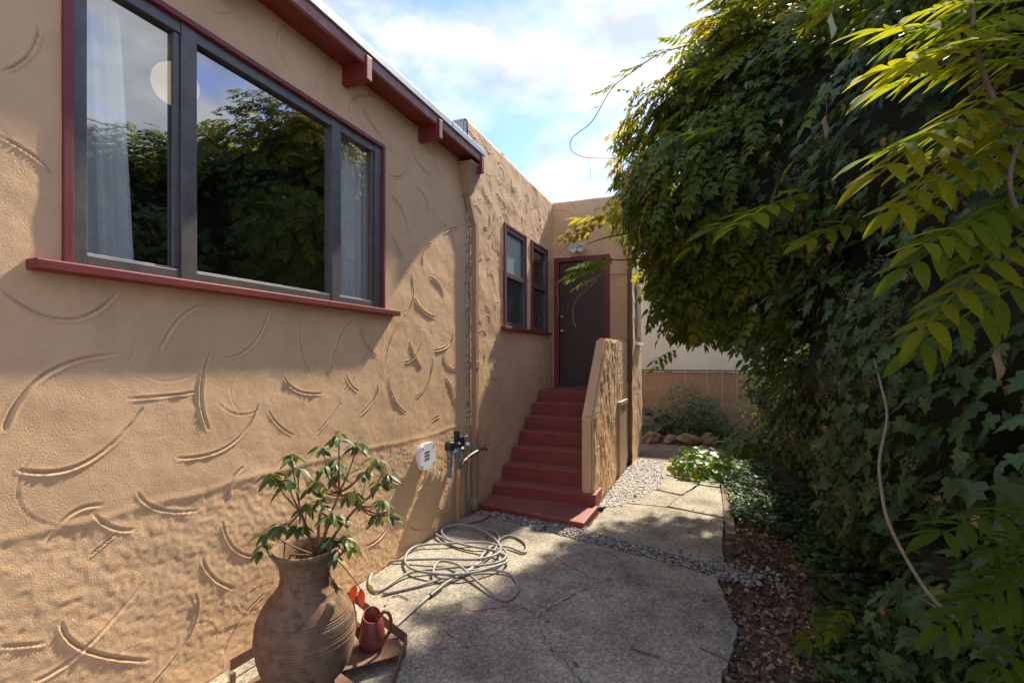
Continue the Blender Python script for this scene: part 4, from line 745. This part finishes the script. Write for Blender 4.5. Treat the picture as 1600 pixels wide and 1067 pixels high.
# ground ivy under the hedge and beside the path
def ground_ivy(name, label, poly, n, smin, smax, hz, tm, mat=IVY, tmpl=None):
    p = scatter(poly, n, 0); p[:,2] = ground_z(p[:,0], p[:,1])+rng.uniform(.01, hz, len(p)); m = len(p); nrm = np.array([0,0,1.])+.55*rdir(m); tp = rdir(m)*np.array([1,1,.3])
    o = leaf_mass(name, tmpl or [(IVY_V, IVY_F)], p, frames(nrm, tp), rng.uniform(smin, smax, m), np.clip(rng.normal(tm,.34 if mat is DRYLEAF else .2,m), 0, 1 if mat is DRYLEAF else .9), mat); return tag(o, label, name.replace('_', ' '), kind='stuff')
ground_ivy('ground_ivy', 'low ivy creeping over the soil below the hedge', [(2.95,1.2),(4.2,1.0),(4.6,7),(2.95,6.8),(3.15,4.2),(2.98,2.9)], 6500, .035, .075, .14, .4)
ground_ivy('path_ground_cover', 'small leaved ivy spilling over the timber edging far along the path', [(2.66,5.6),(3.1,5.0),(3.3,8.2),(2.7,8.1),(2.45,7.6),(2.62,7.0)], 3800, .03, .06, .16, .45)
# leaf litter
fold_t = [grid_leaf(3, oval(.33), f, d) for f, d in ((.5,.2),(-.4,-.3),(.8,.5),(.2,-.5))]+[(IVY_V*np.array([1,1,3.5]), IVY_F)]
ground_ivy('leaf_litter', 'brown dry leaves scattered on the soil strip between path and hedge', [(2.50,1.0),(3.35,1.0),(3.2,3.6),(3.15,5.0),(2.75,6.6),(2.62,4.6),(2.5,4.0),(2.60,3.3),(2.44,2.7)], 3400, .018, .06, .024, .45, DRYLEAF, fold_t)
ground_ivy('leaf_crumbs', 'fine crumbs of leaf and twig strewn along the concrete edge', [(2.2,1.0),(2.6,1.0),(2.62,5.4),(2.4,5.4),(2.3,3.5)], 500, .008, .022, .06, .45, DRYLEAF, fold_t)
fl_me = leaf_meshes('fallen_leaf', fold_t, (.3,.6,.85), DRYLEAF); fg_me = leaf_meshes('fallen_leaf', [(IVY_V, IVY_F)], (.6,), NAST)
def fallen(px, py, me, s, label, grp=None):
    p = G(px, py, .008); o = bpy.data.objects.new('fallen_leaf', me); COL.objects.link(o); o.location = p; o.rotation_euler = (rng.uniform(-.25,.25), rng.uniform(-.25,.25), rng.uniform(0,6.28)); o.scale = (s,)*3; tag(o, label, 'leaf', grp)
fallen(1050,884,fg_me[0],.075,'pale green fallen leaf lying alone on the shaded concrete')
fallen(850,971,fl_me[2],.06,'tan dry leaf resting beside the crack in the concrete'); fallen(948,902,fl_me[5],.055,'tan dry leaf on the concrete above the pale crack'); fallen(875,850,fl_me[8],.06,'yellowish dry leaf at the gravel joint below the red steps')
for px, py, l in ((760,840,'inside the far hose loop near the pipes'),(778,838,'between the hose coil and the gravel joint'),(835,815,'at the front edge of the bottom red step'),(922,815,'by the right corner of the bottom red step'),(605,945,'left of the hose beside the watering can'),(735,1010,'on lit concrete below the hose coil'),(1030,800,'alone in the middle of the far slab'),(1075,830,'on the far slab just before the gravel joint'),(1090,980,'near the soil edge low in the shade'),(985,1010,'right of the crack in the near slab'),(1000,845,'in the gravel joint right of the steps'),(1060,860,'just below the gravel joint above the pale green leaf'),(905,1040,'beside the crack at the bottom of the slab'),(1120,870,'where the gravel joint meets the soil'),(1105,935,'at the ragged slab edge beside the litter'),(1085,795,'on the far slab left of the timber edging'),(1110,815,'against the near end of the timber edging')): fallen(px, py, random.choice(fl_me), random.uniform(.03,.055), 'small brown dry leaf '+l, 'dry leaves on the concrete')
tb = boxo('timber_edging', (2.585, 2.675, 5.02, 6.95, -.05, .03), WOOD, None, .006); tag(tb, 'weathered timber edging board between the path and the ivy', 'edging')
def stick(pts, label): tag(obj('twig', tube(bmesh.new(), smooth_path([G(*p) for p in pts], 4), .0035, 6), BARK), label, 'twig', 'twigs on the concrete')
stick([(1095,1012,.006),(1125,1025,.008),(1150,1040,.006)], 'thin dark twig on the concrete near the leaf litter'); stick([(985,1012,.006),(1010,1020,.008),(1030,1026,.006)], 'thin reddish twig lying in the middle of the shaded slab'); stick([(612,932,.006),(625,930,.008),(638,936,.006)], 'short curved twig beside the hose coil')

# ------------------------------------------------------------------ the far garden
nb2 = empty('neighbour_building', (2, 12.6, 0), 'plain cream wall of the building behind the wooden fence', 'building')
boxo('wall', (-3, 9, 12.2, 15, -.1, 4.0), CREAM, nb2); boxo('roof_edge', (-3.1, 9.1, 12.1, 15.1, 4.0, 4.12), WOOD, nb2)
fc = empty('board_fence', (2, 11.3, 0), 'weathered vertical board fence behind the flower bed', 'fence')
bmx = bmesh.new(); box(bmx, -.073, .073, -.011, .011, 0, 1.26); bmesh.ops.bevel(bmx, geom=list(bmx.edges), offset=.003, segments=1, affect='EDGES'); fm_ = bpy.data.meshes.new('board'); bmx.to_mesh(fm_); bmx.free(); fm_.materials.append(FENCEM)
for i in range(42):
    o = bpy.data.objects.new('board', fm_); COL.objects.link(o); o.parent = fc; o.matrix_parent_inverse = Matrix.Translation(fc.location).inverted(); o.location = (-.6+i*.1465, 11.3+random.uniform(-.004,.004), .10+random.uniform(-.008,.008)); o.rotation_euler = (0, random.uniform(-.006,.006), 0)
boxo('cap_rail', (-.8, 5.5, 11.24, 11.36, 1.375, 1.41), WOOD, fc, .004); boxo('rail', (-.8, 5.5, 11.315, 11.36, .4, .49), WOOD, fc)
# rocks
rk = [(1.35,9.92,.20,'leftmost'),(1.72,9.95,.17,'second from left'),(2.08,9.98,.22,'largest, orange brown'),(2.45,10.0,.19,'grey brown, fourth from left'),(2.80,10.02,.17,'fifth from left'),(3.15,10.05,.2,'rightmost')]
for i, (x, y, s, l) in enumerate(rk):
    bm = bmesh.new(); bmesh.ops.create_icosphere(bm, subdivisions=3, radius=1); r = random.Random(i+3); ph = [r.uniform(0, 6) for _ in range(6)]
    for v in bm.verts:
        c_ = v.co; j = 1+.16*math.sin(c_.x*3.1+ph[0])*math.sin(c_.y*2.7+ph[1])+.10*math.sin(c_.z*5+ph[2]+c_.x*4)+.07*math.sin(c_.y*8+ph[3]+c_.z*6); v.co = Vector((c_.x*1.1, c_.y*.7, c_.z*.75))*j*s
    o = obj('rock', bm, ROCK); o.location = (x, y, s*.3); o.rotation_euler = (r.uniform(-.4,.4), r.uniform(-.4,.4), r.uniform(0,6.28)); o.scale = (r.uniform(.8,1.2), r.uniform(.9,1.5), r.uniform(.7,1.15)); tag(o, 'rough brown rock edging the flower bed, '+l, 'rock', 'rocks edging the flower bed')
# plants
def clump(name, label, cat, loc, n, rad, hgt, tmpl, mat, s0, s1, tm, stems=12, group=None, dens_up=.6, smat=BARK):
    root = empty(name, loc, label, cat, group); c_ = np.array(loc); d = rdir(n); d[:,2] = np.abs(d[:,2]); rr_ = rng.random(n)**.4; p = c_+d*rr_[:,None]*np.array([rad,rad*.8,hgt]); 
    nrm = d*.6+np.array([-.1,-.35,dens_up])+.5*rdir(n); tp = d+np.array([0,0,-.5])+.6*rdir(n); T = np.clip(rng.normal(tm,.2,n), 0, 1)
    fr_ = frames(nrm, tp); ms = leaf_meshes('leaf', tmpl, (max(0,tm-.25), tm, min(1,tm+.25)), mat, True); S_ = rng.uniform(s0, s1, n)
    if n <= 300:
        for i in range(n): leaf_obj('leaf', ms[rng.integers(len(ms))], p[i], fr_[i], S_[i], root)
    else:
        o = leaf_mass('foliage', tmpl, p, fr_, S_, T, mat); o['kind'] = 'stuff'; adopt(o, root)
    bm = bmesh.new()
    for k in range(stems): e = Vector(p[rng.integers(n)]); b = Vector(loc)+Vector((random.uniform(-.1,.1)*rad*3, random.uniform(-.1,.1)*rad*3, -.02)); tube(bm, [b, b.lerp(e, .5)+Vector((0,0,.05)), e], .004, 5)
    adopt(obj('stem', bm, smat), root); return root
qk = [quick_leaf(.25, .05), quick_leaf(.3, -.03)]
rl = [(math.cos(a)*.5, .5+math.sin(a)*.5, .05*math.sin(3*a)) for a in np.linspace(0, 2*math.pi, 13)[:-1]]; ROUND = (np.array(rl+[(0,.5,-.06)]), np.array([(12,i,(i+1)%12) for i in range(12)]))
clump('round_leaved_plant', 'bright green round leaved plant lit by the sun at the path end', 'plant', tuple(Vector(G(1100,742,0))), 300, .50, .40, [ROUND], NAST, .07, .12, .55, smat=PALESTEM)
clump('tall_bush', 'loose olive brown bush in front of the wooden fence', 'bush', (1.95,10.6,.1), 1500, .62, 1.15, qk, BACKLEAF, .05, .09, .5, 30)
clump('broad_leaved_plant', 'dark broad leaved plant low beside the house corner', 'plant', (1.45,10.25,.12), 70, .38, .55, [grid_leaf(4, oval(.34), .2, .3)], BACKLEAF, .16, .26, .15)
clump('dark_bush', 'dark green bush between the rocks and the strap leaved plant', 'bush', (2.35,10.7,.1), 1000, .5, .8, qk, BACKLEAF, .05, .09, .2, 20)
clump('red_flowering_plant', 'sprawling plant dotted with red leaves beside the hedge foot', 'plant', (3.25,9.3,.0), 280, .45, .85, qk, REDLEAF, .04, .07, .4)
clump('red_flower', 'small red flowers by the house corner near the fence', 'flower', (1.25,10.6,.5), 40, .22, .5, qk, REDLEAF, .04, .07, .3, 5)
clump('grassy_plant', 'light green arching plant behind the round leaved plant', 'plant', (2.95,9.0,.0), 120, .32, .5, [grid_leaf(5, oval(.09), .2, .5)], NAST, .2, .34, .35)
sp = empty('strap_leaved_plant', (2.72,10.25,.1), 'strap leaved plant with arching glossy blades by the rocks', 'plant'); bl = leaf_meshes('blade', [grid_leaf(8, lambda t: .045*(1-t)**.45*min(1, t*8+.5), .3, d) for d in (.35,.55,.8)], (.2,.4,.6), BACKLEAF, True)
for k in range(44):
    a = random.uniform(0, 6.28); e = random.uniform(.5, 1.3); dv = np.array([math.cos(a)*math.cos(e), math.sin(a)*math.cos(e), math.sin(e)]); nv = np.array([-math.cos(a)*math.sin(e), -math.sin(a)*math.sin(e), math.cos(e)])
    leaf_obj('blade', random.choice(bl), (2.72+.05*math.cos(a), 10.25+.05*math.sin(a), .1), frames(nv[None], dv[None])[0], random.uniform(.5,.75), sp)
